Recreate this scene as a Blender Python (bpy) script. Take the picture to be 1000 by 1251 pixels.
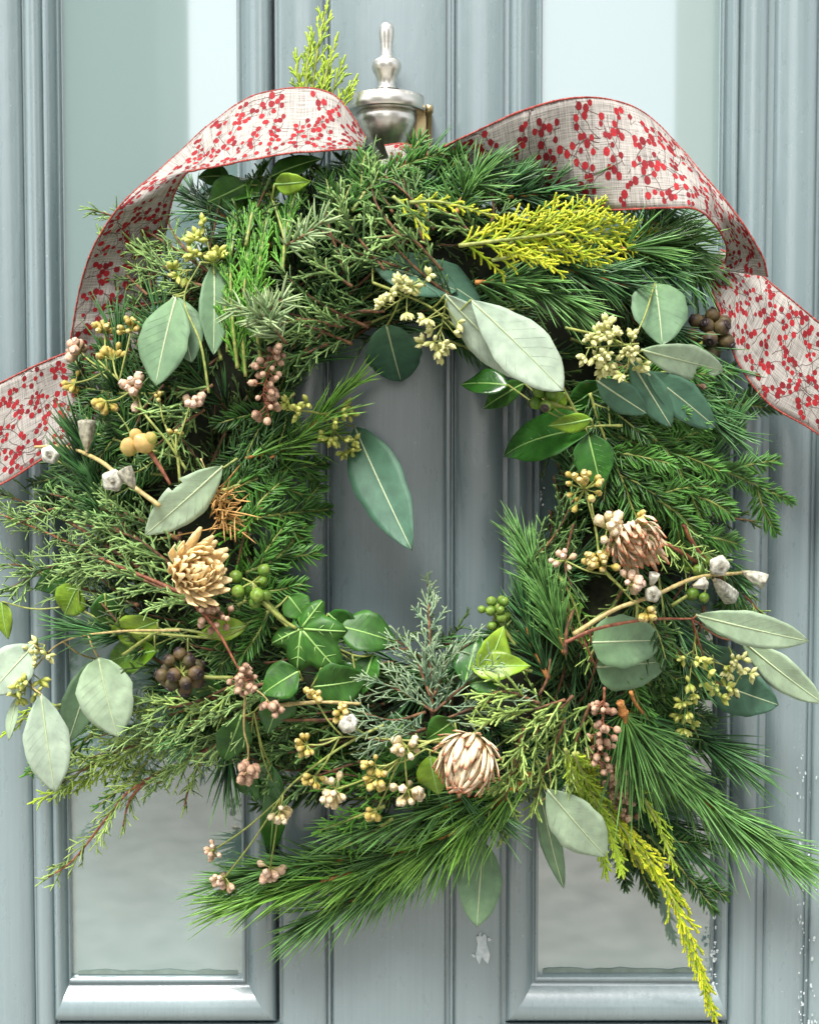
import bpy, math, random
import numpy as np
from mathutils import Vector
R = math.radians
for o in list(bpy.data.objects): bpy.data.objects.remove(o)
C = bpy.context.scene.collection

# ------------------------------------------------------------ camera, sky, sun
S = 0.0005            # metres per photograph pixel on the door face
DC = 0.85             # camera distance to the door
PITCH = R(3.0)
scn = bpy.context.scene
cam = bpy.data.objects.new('camera', bpy.data.cameras.new('camera')); C.objects.link(cam)
cam.location = (0, -DC*math.cos(PITCH), DC*math.sin(PITCH))
cam.rotation_euler = (R(90)-PITCH, 0, 0)
cam.data.sensor_fit = 'HORIZONTAL'; cam.data.sensor_width = 36
cam.data.lens = 36*DC/(1000*S)
cam.data.clip_start = 0.01; cam.data.clip_end = 500
scn.camera = cam
SUN_EL, SUN_AZ = R(58), R(22)     # azimuth measured from the camera side towards the left
w = bpy.data.worlds.new("World"); scn.world = w; w.use_nodes = True
nt = w.node_tree; sky = nt.nodes.new('ShaderNodeTexSky')
sky.sky_type = 'NISHITA'; sky.sun_disc = False
sky.sun_elevation = SUN_EL; sky.sun_rotation = math.pi+SUN_AZ
sky.air_density = 1.0; sky.dust_density = 3.0; sky.ozone_density = 1.0
bg = nt.nodes['Background']; bg.inputs[1].default_value = 0.115
hs = nt.nodes.new('ShaderNodeHueSaturation'); hs.inputs['Saturation'].default_value = .2   # a white, thinly clouded sky
nt.links.new(sky.outputs[0], hs.inputs['Color']); nt.links.new(hs.outputs[0], bg.inputs[0])
sl = bpy.data.lights.new('sun', 'SUN'); sl.energy = 2.5; sl.angle = R(24); sl.color = (1, .97, .93)
so = bpy.data.objects.new('sun', sl); C.objects.link(so)
sdir = Vector((math.sin(SUN_AZ)*math.cos(SUN_EL), math.cos(SUN_AZ)*math.cos(SUN_EL), -math.sin(SUN_EL)))
so.rotation_euler = sdir.to_track_quat('-Z', 'Y').to_euler()
scn.view_settings.view_transform = 'Standard'; scn.view_settings.look = 'None'
scn.view_settings.gamma = 1; scn.view_settings.exposure = 1.3
scn.cycles.max_bounces = 6; scn.cycles.diffuse_bounces = 3; scn.cycles.glossy_bounces = 3
scn.cycles.transmission_bounces = 3; scn.cycles.caustics_reflective = False; scn.cycles.caustics_refractive = False

rs = np.random.RandomState(11)
def rnd(a=0., b=1.): return a+(b-a)*rs.rand()
def unit(v):
    v = np.asarray(v, float); return v/np.maximum(np.linalg.norm(v, axis=-1, keepdims=True), 1e-9)

# a pixel of the photograph and a height over the door (both in px) -> a point in the place
_cp = np.array(cam.location); _up = np.array([0, math.sin(PITCH), math.cos(PITCH)]); _fw = np.array([0, math.cos(PITCH), -math.sin(PITCH)])
def P(x, y, h=0.):
    d = _fw + np.array([1., 0, 0])*((x-500)*S/DC) + _up*(-(y-625.5)*S/DC)
    t = (-h*S-_cp[1])/d[1]
    return _cp+d*t
def H(x, y):
    q = math.hypot(x-495, (y-600)/1.08); v = 1-((q-268)/150)**2
    return max(28+(125*math.sqrt(v) if v > 0 else 0), 40 if q > 300 else 0)
def smooth(pts, step=4*S):
    p = np.asarray(pts, float)
    if len(p) == 2: p = np.array([p[0], (p[0]+p[1])/2, p[1]])
    q = np.vstack([2*p[0]-p[1], p, 2*p[-1]-p[-2]]); out = []
    for i in range(1, len(q)-2):
        n = max(2, int(np.linalg.norm(q[i+1]-q[i])/step))
        for t in np.arange(n)/n:
            a, b, c, d = q[i-1], q[i], q[i+1], q[i+2]
            out.append(.5*(2*b+(c-a)*t+(2*a-5*b+4*c-d)*t*t+(3*b-a-3*c+d)*t**3))
    out.append(p[-1]); return np.array(out)
def path(pts, off=0., step=4):
    return smooth([P(p[0], p[1], p[2] if len(p) > 2 else H(p[0], p[1])+off) for p in pts], step*S)

# ------------------------------------------------------------ mesh builder
class MB:
    def __init__(s): s.v = []; s.f = []; s.n = 0; s.a = {'var': [], 't': [], 'u': []}
    def add(s, V, F, var=0., t=0., u=0., mat=0):
        V = np.asarray(V, float).reshape(-1, 3); k = len(V)
        for key, val in (('var', var), ('t', t), ('u', u)):
            s.a[key].append(np.broadcast_to(np.asarray(val, float).reshape(-1), (k,)) if np.size(val) == 1 else np.asarray(val, float).reshape(-1))
        s.v.append(V); s.f.append((np.asarray(F, int)+s.n, mat)); s.n += k
    def mesh(s, name, mats, origin=(0, 0, 0), smooth=True):
        me = bpy.data.meshes.new(name)
        V = np.vstack(s.v)-np.asarray(origin)
        loops = np.concatenate([f.reshape(-1) for f, m in s.f]); cnt = np.concatenate([np.full(len(f), f.shape[1]) for f, m in s.f])
        mi = np.concatenate([np.full(len(f), m) for f, m in s.f])
        me.vertices.add(len(V)); me.vertices.foreach_set('co', V.astype(np.float32).ravel())
        me.loops.add(len(loops)); me.loops.foreach_set('vertex_index', loops.astype(np.int32))
        me.polygons.add(len(cnt)); me.polygons.foreach_set('loop_start', (np.cumsum(cnt)-cnt).astype(np.int32))
        me.polygons.foreach_set('material_index', mi.astype(np.int32))
        me.polygons.foreach_set('use_smooth', np.full(len(cnt), smooth))
        for k in s.a:
            at = me.attributes.new(k, 'FLOAT', 'POINT'); at.data.foreach_set('value', np.concatenate(s.a[k]).astype(np.float32))
        for m in (mats if isinstance(mats, (list, tuple)) else [mats]): me.materials.append(m)
        me.update(calc_edges=True); return me
_org = {}
def link(name, me, parent=None, origin=(0, 0, 0), label=None, kind=None, cat=None):
    o = bpy.data.objects.new(name, me); C.objects.link(o); origin = np.asarray(origin, float)
    _org[o.name] = origin
    if parent is not None: o.parent = parent; origin = origin-_org[parent.name]
    o.location = origin
    if label: o['label'] = label
    if cat: o['category'] = cat
    if kind: o['kind'] = kind
    return o
def build(name, mb, mats, parent=None, origin=None, smooth=True, solid=0, **k):
    if origin is None: origin = mb.v[0][0]
    o = link(name, mb.mesh(name, mats, origin, smooth), parent, origin, **k)
    if solid:
        m = o.modifiers.new('thickness', 'SOLIDIFY'); m.thickness = solid; m.offset = 0
    return o
def strands(mb, B, D, L, W, bend, segs=3, sides=3, prof=None, var=0., Nr=None, flat=1., mat=0):
    """many tapering curved strands at once: base, direction, length, radius, bend"""
    B = np.asarray(B, float); n = len(B)
    if n == 0: return
    D = unit(D); L = np.broadcast_to(np.asarray(L, float), (n,)); W = np.broadcast_to(np.asarray(W, float), (n,))
    t = np.linspace(0, 1, segs+1); prof = np.asarray(prof if prof is not None else [.8]+[1.]*(segs-1)+[.12])
    bend = np.broadcast_to(np.asarray(bend, float), (n, 3))
    Cn = B[:, None]+L[:, None, None]*(D[:, None]*t[None, :, None]+bend[:, None]*(t**2)[None, :, None])
    T = unit(D[:, None]+2*bend[:, None]*t[None, :, None])
    ref = np.broadcast_to(np.asarray(Nr if Nr is not None else unit(rs.randn(n, 3)), float), (n, 3))
    sd = unit(np.cross(T, ref[:, None])); nr = np.cross(sd, T)
    a = np.arange(sides)*2*math.pi/sides
    off = (sd[:, :, None]*np.cos(a)[None, None, :, None]+nr[:, :, None]*(np.sin(a)*flat)[None, None, :, None])*(W[:, None]*prof[None])[:, :, None, None]
    V = Cn[:, :, None]+off
    base = (np.arange(n)*(segs+1)*sides)[:, None, None]; j = np.arange(segs)[None, :, None]; k = np.arange(sides)[None, None, :]; k2 = (k+1) % sides
    F = np.stack([base+j*sides+k, base+j*sides+k2, base+(j+1)*sides+k2, base+(j+1)*sides+k], -1).reshape(-1, 4)
    var = np.broadcast_to(np.asarray(var, float), (n,))
    mb.add(V, F, np.repeat(var, (segs+1)*sides), np.tile(np.repeat(t, sides), n), 0., mat)
def frames(p, hint=(0, -1, 0)):
    T = unit(np.gradient(p, axis=0)); h = np.broadcast_to(np.asarray(hint, float), p.shape)
    N = unit(h-T*(T*h).sum(1, keepdims=True)); return T, N, np.cross(T, N)
def tube(mb, p, r, sides=6, var=0., mat=0, cap=True, bump=0.):
    p = np.asarray(p, float); n = len(p); r = np.broadcast_to(np.asarray(r, float), (n,)).copy()
    if bump: r *= 1+bump*rs.randn(n)
    T = unit(np.gradient(p, axis=0)); N = np.zeros_like(p); h = np.array([.3, -.9, .2])
    for i in range(n):
        N[i] = unit(h-T[i]*np.dot(T[i], h)); h = N[i]
    Bn = np.cross(T, N); a = np.arange(sides)*2*math.pi/sides
    V = p[:, None]+(N[:, None]*np.cos(a)[None, :, None]+Bn[:, None]*np.sin(a)[None, :, None])*r[:, None, None]
    j = np.arange(n-1)[:, None]; k = np.arange(sides)[None]; k2 = (k+1) % sides
    F = np.stack([j*sides+k, j*sides+k2, (j+1)*sides+k2, (j+1)*sides+k], -1).reshape(-1, 4)
    mb.add(V, F, var, np.repeat(np.linspace(0, 1, n), sides), 0., mat)
    if cap:
        mb.f.append((np.array([[mb.n-sides+i for i in range(sides)]]), mat)); mb.f.append((np.array([[mb.n-n*sides+i for i in range(sides)][::-1]]), mat))
def lathe(mb, o, ax, prof, sides=10, var=0., mat=0, rib=0., nrib=6, squash=1.):
    """profile of (distance along, radius) spun round an axis"""
    ax = unit(ax); h = np.array([.37, .81, .43]) if abs(ax[0]) > .5 else np.array([.95, .2, .1])
    N = unit(h-ax*np.dot(ax, h)); B = np.cross(ax, N); pr = np.asarray(prof, float); n = len(pr)
    a = np.arange(sides)*2*math.pi/sides; rr = 1+rib*np.cos(a*nrib)
    V = np.asarray(o)+ax*pr[:, 0][:, None, None]+(N*(np.cos(a)*rr)[None, :, None]+B*(np.sin(a)*rr*squash)[None, :, None])*pr[:, 1][:, None, None]
    j = np.arange(n-1)[:, None]; k = np.arange(sides)[None]; k2 = (k+1) % sides
    F = np.stack([j*sides+k, j*sides+k2, (j+1)*sides+k2, (j+1)*sides+k], -1).reshape(-1, 4)
    mb.add(V, F, var, np.repeat(np.linspace(0, 1, n), sides), 0., mat)
def ball(mb, c, r, sides=8, rings=6, var=0., mat=0, ax=(0, 0, 1), st=1.):
    a = np.linspace(0, math.pi, rings+1)
    lathe(mb, c, ax, np.stack([-np.cos(a)*r*st, np.maximum(np.sin(a)*r, r*.02)], 1), sides, var, mat)
def boxm(mb, a, b, var=0., mat=0):
    a = np.asarray(a); b = np.asarray(b)
    V = [[(a, b)[i][0], (a, b)[j][1], (a, b)[k][2]] for i in (0, 1) for j in (0, 1) for k in (0, 1)]
    mb.add(V, [[0, 1, 3, 2], [4, 6, 7, 5], [0, 4, 5, 1], [2, 3, 7, 6], [0, 2, 6, 4], [1, 5, 7, 3]], var, 0, 0, mat)

# ------------------------------------------------------------ materials
def lin(r, g, b):
    return tuple(((c/255)/12.92 if c/255 <= .04045 else ((c/255+.055)/1.055)**2.4) for c in (r, g, b))+(1,)
def mat_base(name):
    m = bpy.data.materials.new(name); m.use_nodes = True; n = m.node_tree.nodes; l = m.node_tree.links
    return m, n, l, n['Principled BSDF'], n['Material Output']
def mixc(n, l, fac, a, b, mode='MIX'):
    x = n.new('ShaderNodeMix'); x.data_type = 'RGBA'; x.blend_type = mode
    for s, v in ((x.inputs[0], fac), (x.inputs[6], a), (x.inputs[7], b)):
        if hasattr(v, 'is_linked') or hasattr(v, 'links'): l.new(v, s)
        else: s.default_value = v
    return x.outputs[2]
def attr(n, k):
    a = n.new('ShaderNodeAttribute'); a.attribute_name = k; return a.outputs['Fac']
def math_(n, l, op, a, b=0.5):
    x = n.new('ShaderNodeMath'); x.operation = op
    for s, v in ((x.inputs[0], a), (x.inputs[1], b)):
        if hasattr(v, 'links'): l.new(v, s)
        else: s.default_value = v
    return x.outputs[0]
def noise(n, l, scale, detail=3, vec=None, rough=.5):
    x = n.new('ShaderNodeTexNoise'); x.inputs['Scale'].default_value = scale; x.inputs['Detail'].default_value = detail; x.inputs['Roughness'].default_value = rough
    if vec is not None: l.new(vec, x.inputs['Vector'])
    return x.outputs['Fac']
def ramp(n, l, f, stops):
    x = n.new('ShaderNodeValToRGB'); l.new(f, x.inputs[0]); e = x.color_ramp.elements
    while len(e) < len(stops): e.new(.5)
    for q, (p, c) in zip(e, stops): q.position = p; q.color = c
    return x.outputs[0]
def gcoord(n, l, scale=(1, 1, 1)):
    tc = n.new('ShaderNodeNewGeometry'); mp = n.new('ShaderNodeMapping'); mp.inputs['Scale'].default_value = scale
    l.new(tc.outputs['Position'], mp.inputs['Vector']); return mp.outputs[0]
def bump(n, l, b, h, strength=.3, dist=.001):
    x = n.new('ShaderNodeBump'); x.inputs['Strength'].default_value = strength; x.inputs['Distance'].default_value = dist
    l.new(h, x.inputs['Height']); l.new(x.outputs[0], b.inputs['Normal'])
def plant(name, c1, c2, tip=None, base=None, rough=.5, trans=.13, nscale=260, namt=.35, spec=.4, tpow=3., spots=0.):
    """foliage: colour varies from strand to strand, along the strand, and with a fine mottle"""
    m, n, l, b, out = mat_base(name)
    c = mixc(n, l, attr(n, 'var'), lin(*c1), lin(*c2))
    if tip: c = mixc(n, l, math_(n, l, 'POWER', attr(n, 't'), tpow), c, lin(*tip))
    if base:
        c = mixc(n, l, math_(n, l, 'POWER', math_(n, l, 'SUBTRACT', 1., attr(n, 't')), 4.), c, lin(*base))
    nz = noise(n, l, nscale, 4, gcoord(n, l))
    c = mixc(n, l, namt, c, mixc(n, l, 1., c, ramp(n, l, nz, [(.3, (.35, .35, .35, 1)), (.72, (1.5, 1.5, 1.4, 1))]), 'MULTIPLY'))
    if spots:
        sp = ramp(n, l, noise(n, l, 520, 2, gcoord(n, l)), [(.7, (0, 0, 0, 1)), (.76, (1, 1, 1, 1))]); big = ramp(n, l, noise(n, l, 60, 3, gcoord(n, l)), [(.48, (0, 0, 0, 1)), (.66, (1, 1, 1, 1))])
        c = mixc(n, l, math_(n, l, 'MULTIPLY', math_(n, l, 'MULTIPLY', sp, big), spots), c, lin(112, 92, 60))
    l.new(c, b.inputs['Base Color']); b.inputs['Roughness'].default_value = rough; b.inputs['Specular IOR Level'].default_value = spec
    if trans:
        tr = n.new('ShaderNodeBsdfTranslucent'); l.new(c, tr.inputs[0]); mx = n.new('ShaderNodeMixShader'); mx.inputs[0].default_value = trans
        l.new(b.outputs[0], mx.inputs[1]); l.new(tr.outputs[0], mx.inputs[2]); l.new(mx.outputs[0], out.inputs[0])
    return m
M = {}
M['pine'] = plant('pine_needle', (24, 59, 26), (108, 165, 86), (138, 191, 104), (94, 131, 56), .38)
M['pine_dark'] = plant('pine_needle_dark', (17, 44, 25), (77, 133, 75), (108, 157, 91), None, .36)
M['pine_bright'] = plant('pine_needle_bright', (28, 68, 18), (126, 187, 72), (154, 206, 89), None, .38)
M['yew'] = plant('yew_needle', (13, 42, 13), (75, 130, 51), (99, 153, 67), (92, 130, 55), .33)
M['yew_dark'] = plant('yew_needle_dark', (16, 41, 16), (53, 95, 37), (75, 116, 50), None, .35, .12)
M['fir'] = plant('fir_needle', (104, 136, 92), (178, 198, 150), (168, 190, 132), (90, 120, 70), .45)
M['gold'] = plant('golden_scale', (132, 156, 16), (204, 208, 40), (222, 220, 72), (112, 146, 30), .5)
M['lime'] = plant('lime_scale', (116, 150, 26), (176, 204, 58), (190, 214, 84), None, .5)
M['green'] = plant('green_scale', (30, 70, 16), (93, 155, 46), (117, 174, 64), None, .48)
M['olive'] = plant('olive_scale', (67, 92, 44), (138, 174, 96), (157, 188, 108), None, .5)
M['juni'] = plant('juniper_scale', (49, 78, 39), (144, 180, 104), (171, 203, 123), None, .5)
M['juni_blue'] = plant('juniper_blue_scale', (78, 108, 84), (144, 168, 130), (168, 188, 150), None, .55)
M['juni_dark'] = plant('juniper_dark_scale', (31, 56, 26), (108, 149, 80), (138, 175, 101), None, .5)
M['juni_shaded'] = plant('juniper_shaded_scale', (31, 54, 23), (71, 97, 43), (88, 114, 54), None, .55, .1)  # juniper darkened for the understorey, shade between sprigs put into the colour
M['juni_lime'] = plant('juniper_lime_scale', (69, 95, 35), (168, 198, 103), (188, 213, 120), None, .5)
M['bark'] = plant('brown_bark', (70, 48, 34), (120, 84, 56), None, None, .75, 0, 500, .8)
M['bark_red'] = plant('reddish_bark', (112, 62, 46), (158, 100, 72), None, None, .6, 0, 500, .7)
M['bark_tan'] = plant('tan_pine_bark', (150, 96, 50), (190, 132, 72), None, None, .75, 0, 700, .8)
M['bark_green'] = plant('green_stem', (112, 128, 62), (160, 164, 88), None, None, .5, 0, 500, .4)
M['bark_pale'] = plant('pale_stem', (150, 132, 84), (186, 168, 112), None, None, .55, 0, 500, .5)
M['vein'] = plant('leaf_vein', (176, 190, 152), (176, 190, 152), None, None, .5, 0, 400, .2)
M['vein_green'] = plant('leaf_vein_green', (140, 178, 100), (140, 178, 100), None, None, .45, 0, 400, .2)
M['euc_pale'] = plant('eucalyptus_pale', (158, 180, 150), (176, 196, 168), None, (140, 168, 128), .56, .18, 120, .35, spots=.7)
M['euc_mid'] = plant('eucalyptus_mid', (104, 136, 104), (122, 152, 116), None, (110, 146, 100), .55, .15, 120, .35, spots=.7)
M['euc_dark'] = plant('eucalyptus_dark', (62, 100, 80), (78, 114, 92), None, (70, 110, 80), .55, .1, 120, .35, spots=.7)
M['euc_silver'] = plant('eucalyptus_silver', (168, 188, 166), (186, 202, 182), None, (150, 172, 150), .55, .2, 120, .35, spots=.7)
M['laurel'] = plant('glossy_dark_leaf', (36, 84, 30), (58, 108, 40), None, None, .24, .08, 90, .5, .5)
M['ivy'] = plant('ivy_leaf', (32, 80, 24), (68, 118, 38), None, None, .5, .15, 110, .6, .45, spots=.5)
M['ivy_lime'] = plant('lime_leaf', (98, 142, 26), (150, 178, 58), None, None, .35, .2, 90, .7, spots=.5)
M['seed'] = plant('pale_seed', (176, 178, 104), (206, 204, 138), (216, 212, 160), (150, 164, 84), .5, 0)
M['seed_green'] = plant('green_seed', (150, 164, 70), (190, 192, 92), (206, 204, 120), (130, 150, 60), .5, 0)
M['pepper'] = plant('pink_pepper_berry', (124, 88, 70), (190, 154, 128), (206, 176, 152), (110, 76, 60), .55, 0, 600, .7, .25)
M['bud'] = plant('cream_bud', (208, 182, 132), (230, 210, 174), (240, 226, 210), (150, 146, 84), .55, .1, 700, .5, .25)
M['bud_pink'] = plant('blush_bud', (200, 160, 136), (228, 198, 172), (238, 212, 196), (150, 140, 84), .55, .1, 700, .5, .25)
M['bud_gold'] = plant('golden_bud', (170, 144, 64), (208, 186, 104), (226, 208, 160), (130, 132, 60), .6, .1, 700, .5, .25)
M['apple'] = plant('yellow_green_fruit', (172, 178, 84), (202, 168, 104), (206, 150, 110), None, .4, 0)
M['pod'] = plant('silver_pod', (150, 148, 134), (224, 224, 216), (120, 112, 96), (150, 136, 104), .75, 0, 420, .9, .2)
M['ivyberry'] = plant('ivy_berry', (74, 74, 44), (112, 92, 62), (50, 36, 34), (96, 104, 52), .55, 0, 500, .6, .3)
M['ivycap'] = plant('ivy_berry_cap', (34, 26, 28), (48, 38, 36), None, None, .45, 0)
M['greenberry'] = plant('green_berry', (70, 108, 30), (112, 142, 52), (110, 128, 60), None, .42, 0, 500, .6, .3)
M['protea'] = plant('dried_bract', (248, 212, 150), (255, 238, 196), (252, 226, 170), (232, 190, 126), .75, .25, 420, .25)
M['protea_pink'] = plant('dried_pink_bract', (230, 206, 166), (248, 234, 204), (190, 104, 66), (210, 178, 134), .75, .2, 420, .35, tpow=9.)
M['straw'] = plant('dry_straw', (170, 124, 66), (206, 164, 100), None, None, .7, .1, 420, .5)
M['moss'] = plant('moss', (22, 28, 15), (42, 48, 26), None, None, .9, 0, 300, .8)

# painted wood
def paint(name='door_paint', rough=.3, seed=0.):
    m, n, l, b, out = mat_base(name)
    v1 = gcoord(n, l, (520, 520, 9)); st = noise(n, l, 1., 3, v1, .6)
    v2 = gcoord(n, l, (9, 9, 4)); cl = noise(n, l, 1., 5, v2, .6)
    v3 = gcoord(n, l, (160, 160, 60)); lump = noise(n, l, 1., 4, v3, .6)
    c = ramp(n, l, st, [(.3, lin(122, 138, 140)), (.7, lin(130, 146, 148))])
    c = mixc(n, l, math_(n, l, 'MULTIPLY', cl, .55), c, lin(104, 122, 127))
    sp = ramp(n, l, noise(n, l, 1., 2, gcoord(n, l, (420, 420, 300))), [(.735, (0, 0, 0, 1)), (.76, (1, 1, 1, 1))])
    c = mixc(n, l, math_(n, l, 'MULTIPLY', sp, .45), c, lin(176, 184, 186))
    l.new(c, b.inputs['Base Color'])
    rr = ramp(n, l, lump, [(.3, (rough-.06,)*3+(1,)), (.7, (rough+.12,)*3+(1,))]); l.new(rr, b.inputs['Roughness'])
    b.inputs['Coat Weight'].default_value = 1.; b.inputs['Coat Roughness'].default_value = .2; b.inputs['Coat IOR'].default_value = 1.8
    hsum = math_(n, l, 'ADD', math_(n, l, 'MULTIPLY', st, .35), math_(n, l, 'MULTIPLY', lump, 1.))
    bump(n, l, b, hsum, .5, .0007)
    return m
M['paint'] = paint()
def panelmat():
    m, n, l, b, out = mat_base('panel_paint')
    cl = noise(n, l, 1., 4, gcoord(n, l, (10, 10, 5))); st = noise(n, l, 1., 3, gcoord(n, l, (300, 300, 8)))
    c = ramp(n, l, cl, [(.3, lin(118, 144, 142)), (.7, lin(121, 147, 144))])
    l.new(c, b.inputs['Base Color']); b.inputs['Roughness'].default_value = .16
    b.inputs['Coat Weight'].default_value = 1.; b.inputs['Coat Roughness'].default_value = .03; b.inputs['Coat IOR'].default_value = 3.3
    bump(n, l, b, st, .02, .0002)
    return m
M['panel'] = panelmat()
def metal(name, col, rough):
    m, n, l, b, out = mat_base(name)
    nz = noise(n, l, 1., 3, gcoord(n, l, (90, 90, 700)))
    l.new(ramp(n, l, nz, [(.3, col), (.7, tuple(min(1, x*1.15) for x in col[:3])+(1,))]), b.inputs['Base Color'])
    b.inputs['Metallic'].default_value = 1; b.inputs['Roughness'].default_value = rough
    bump(n, l, b, nz, .08, .0003); return m
M['nickel'] = metal('brushed_nickel', lin(226, 222, 212), .3)
M['brass'] = metal('dull_brass', lin(180, 160, 120), .35)
def plain(name, c1, c2, rough=.6, scale=300):
    m, n, l, b, out = mat_base(name)
    l.new(ramp(n, l, noise(n, l, scale, 4, gcoord(n, l)), [(.3, lin(*c1)), (.7, lin(*c2))]), b.inputs['Base Color']); b.inputs['Roughness'].default_value = rough
    return m
M['bare'] = plain('bare_white_primer', (168, 180, 182), (204, 212, 212), .6)
M['dirt'] = plain('grime', (108, 122, 112), (128, 144, 136), .8, 120)
M['wall'] = plain('pale_render', (196, 196, 190), (214, 212, 206), .85, 30)
M['front'] = plain('grey_brick', (100, 96, 90), (124, 120, 112), .85, 30)
M['paving'] = plain('grey_paving', (120, 118, 112), (150, 148, 142), .85, 12)
M['dark_hedge'] = plain('clipped_hedge', (36, 52, 30), (60, 78, 44), .8, 9)
def linen():
    m, n, l, b, out = mat_base('linen_ribbon')
    cx = n.new('ShaderNodeCombineXYZ'); l.new(attr(n, 't'), cx.inputs[0]); l.new(attr(n, 'u'), cx.inputs[1])
    def nn(sc, det=2):
        mp = n.new('ShaderNodeMapping'); mp.inputs['Scale'].default_value = sc; l.new(cx.outputs[0], mp.inputs[0]); return noise(n, l, 1., det, mp.outputs[0], .6)
    wa = nn((60, 2200, 1)); wb = nn((2200, 60, 1)); s = math_(n, l, 'MULTIPLY', math_(n, l, 'ADD', wa, wb), .5)
    c = ramp(n, l, s, [(.36, lin(98, 94, 90)), (.5, lin(162, 156, 149)), (.62, lin(192, 186, 178))])
    l.new(c, b.inputs['Base Color']); b.inputs['Roughness'].default_value = .8
    tr = n.new('ShaderNodeBsdfTranslucent'); l.new(c, tr.inputs[0]); mx = n.new('ShaderNodeMixShader'); mx.inputs[0].default_value = .12
    l.new(b.outputs[0], mx.inputs[1]); l.new(tr.outputs[0], mx.inputs[2]); l.new(mx.outputs[0], out.inputs[0])
    bump(n, l, b, s, .4, .0005); return m
M['linen'] = linen()
M['red'] = plant('red_print', (116, 14, 26), (164, 30, 38), None, None, .8, .1, 900, .5)
M['twig_print'] = plant('twig_print', (78, 60, 56), (100, 82, 76), None, None, .8, 0)
M['red_wire'] = plant('red_edge_thread', (128, 44, 42), (176, 84, 74), None, None, .85, 0, 1500, .8)

# ------------------------------------------------------------ the door
door = link('front_door', None, None, (0, 0, -1.15), label='grey-blue painted panelled front door behind the wreath', cat='door', kind='thing')
def wx(px, y=625.5): return P(px, y, 0)[0]
def wz(py): return P(500, py, 0)[2]
TOP, BOT = .62, -1.15
def strip(mb, x0, x1, prof, z0, z1, nz=2):
    """a moulded strip: profile of (fraction across, depth in px) carried up the door"""
    pr = np.array(prof, float); n = len(pr); X = x0+(x1-x0)*pr[:, 0]; Y = -pr[:, 1]*S; zs = np.linspace(z0, z1, nz)
    V = np.stack([np.tile(X, nz), np.tile(Y, nz), np.repeat(zs, n)], 1)
    F = [[j*n+i, j*n+i+1, (j+1)*n+i+1, (j+1)*n+i] for j in range(nz-1) for i in range(n-1)]
    mb.add(V, F)
def arc(h, n=10, lo=0.): return [(i/n, lo+h*math.sin(math.pi*i/n)**.7) for i in range(n+1)]
def ease(pr, r=None): return pr
def door_strip(name, a, b, prof, label=None, z0=BOT, z1=TOP):
    mb = MB(); strip(mb, wx(a), wx(b), prof, z0, z1)
    return build(name, mb, M['paint'], door, (wx(a), 0, z0), label=label)
flat = lambda h, e=.04: [(0, h-6), (0.004, h-2.4), (e*.5, h-.8), (e, h), (1-e, h), (1-e*.5, h-.8), (.996, h-2.4), (1, h-6)]
hump = lambda h, lo=-8: [(x, lo+2+(h-lo-2)*(math.sin(math.pi*min(max(x, .004), .996))**.42)) for x in np.linspace(0, 1, 25)] if 1 else [(0, lo), (.01, lo+4)]+[(x, lo+4+(h-lo-4)*(math.sin(math.pi*x)**.55)) for x in np.linspace(.03, .97, 15)]+[(.99, lo+4), (1, lo)]
# backing slab behind every joint
mb = MB(); boxm(mb, (wx(-420), .012, BOT), (wx(1400), .04, TOP)); build('door_core', mb, M['paint'], door, (0, .02, BOT))
door_strip('centre_board', 404, 545, flat(0))
bead = lambda h: [(x, -8+(h+8)*math.sin(math.pi*x)**.5) for x in np.linspace(0, 1, 9)]
door_strip('bead', 397.5, 403.5, bead(1)); door_strip('bead', 549, 555.5, bead(1))
door_strip('board', 341, 396.5, hump(4, -6)); door_strip('board', 556.5, 614, hump(4, -6))
door_strip('stile', 34, 66, hump(5, -6)) if False else None
# panels with mitred mouldings on three sides
def panel(xa, xb, ybot, mi, mo, mb_h, left):
    m = MB(); x0, x1 = wx(xa, 900), wx(xb, 900); z0 = wz(ybot)
    strip(m, x0-.006, x1+.006, [(0, -19), (1, -19)], z0-.006, TOP); build('panel', m, M['panel'], door, (x0, .0095, z0))
    # moulding: rises from the panel in an ogee to the frame; left run, bottom run, right run, mitred
    prof = [(0., -19.5), (.02, -12), (.05, -9), (.12, -8), (.15, -11), (.19, -11.5), (.24, -9), (.34, -3), (.48, 3.2), (.62, 6.2), (.76, 6.8), (.88, 4.5), (.95, 0), (.985, -4), (1., -9)]
    wl, wr = (mo, mi) if left else (mi, mo)
    corners = [((x0, TOP), (x0-wl*S, TOP)), ((x0, z0), (x0-wl*S, z0-mb_h*S)), ((x1, z0), (x1+wr*S, z0-mb_h*S)), ((x1, TOP), (x1+wr*S, TOP))]
    for i in range(3):
        g = MB(); pts = []
        for (ia, oa) in (corners[i], corners[i+1]):
            pts.append([(ia[0]+(oa[0]-ia[0])*f, -h*S, ia[1]+(oa[1]-ia[1])*f) for f, h in prof])
        n = len(prof); g.add(pts[0]+pts[1], [[k, k+1, n+k+1, n+k] for k in range(n-1)])
        build('panel_moulding', g, M['paint'], door, pts[0][0])
    # grime where the panel meets the bottom moulding
    g = MB(); n = 60; xs = np.linspace(x0+.003, x1-.003, n); hh = np.abs(np.convolve(rs.rand(n), np.ones(5)/5, 'same'))*.003+.001
    yy = .0095-.0006
    V = [(x, yy, z0+.0004) for x in xs]+[(x, yy, z0+.0004+h) for x, h in zip(xs, hh)]
    g.add(V, [[k, k+1, n+k+1, n+k] for k in range(n-1)]); build('grime_line', g, M['dirt'], door, V[0], kind='stuff')
    return z0-mb_h*S
zb = panel(81, 292, 1198, 44, 19, 54, True)
panel(660, 874, 1196, 42, 19, 56, False)
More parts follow.
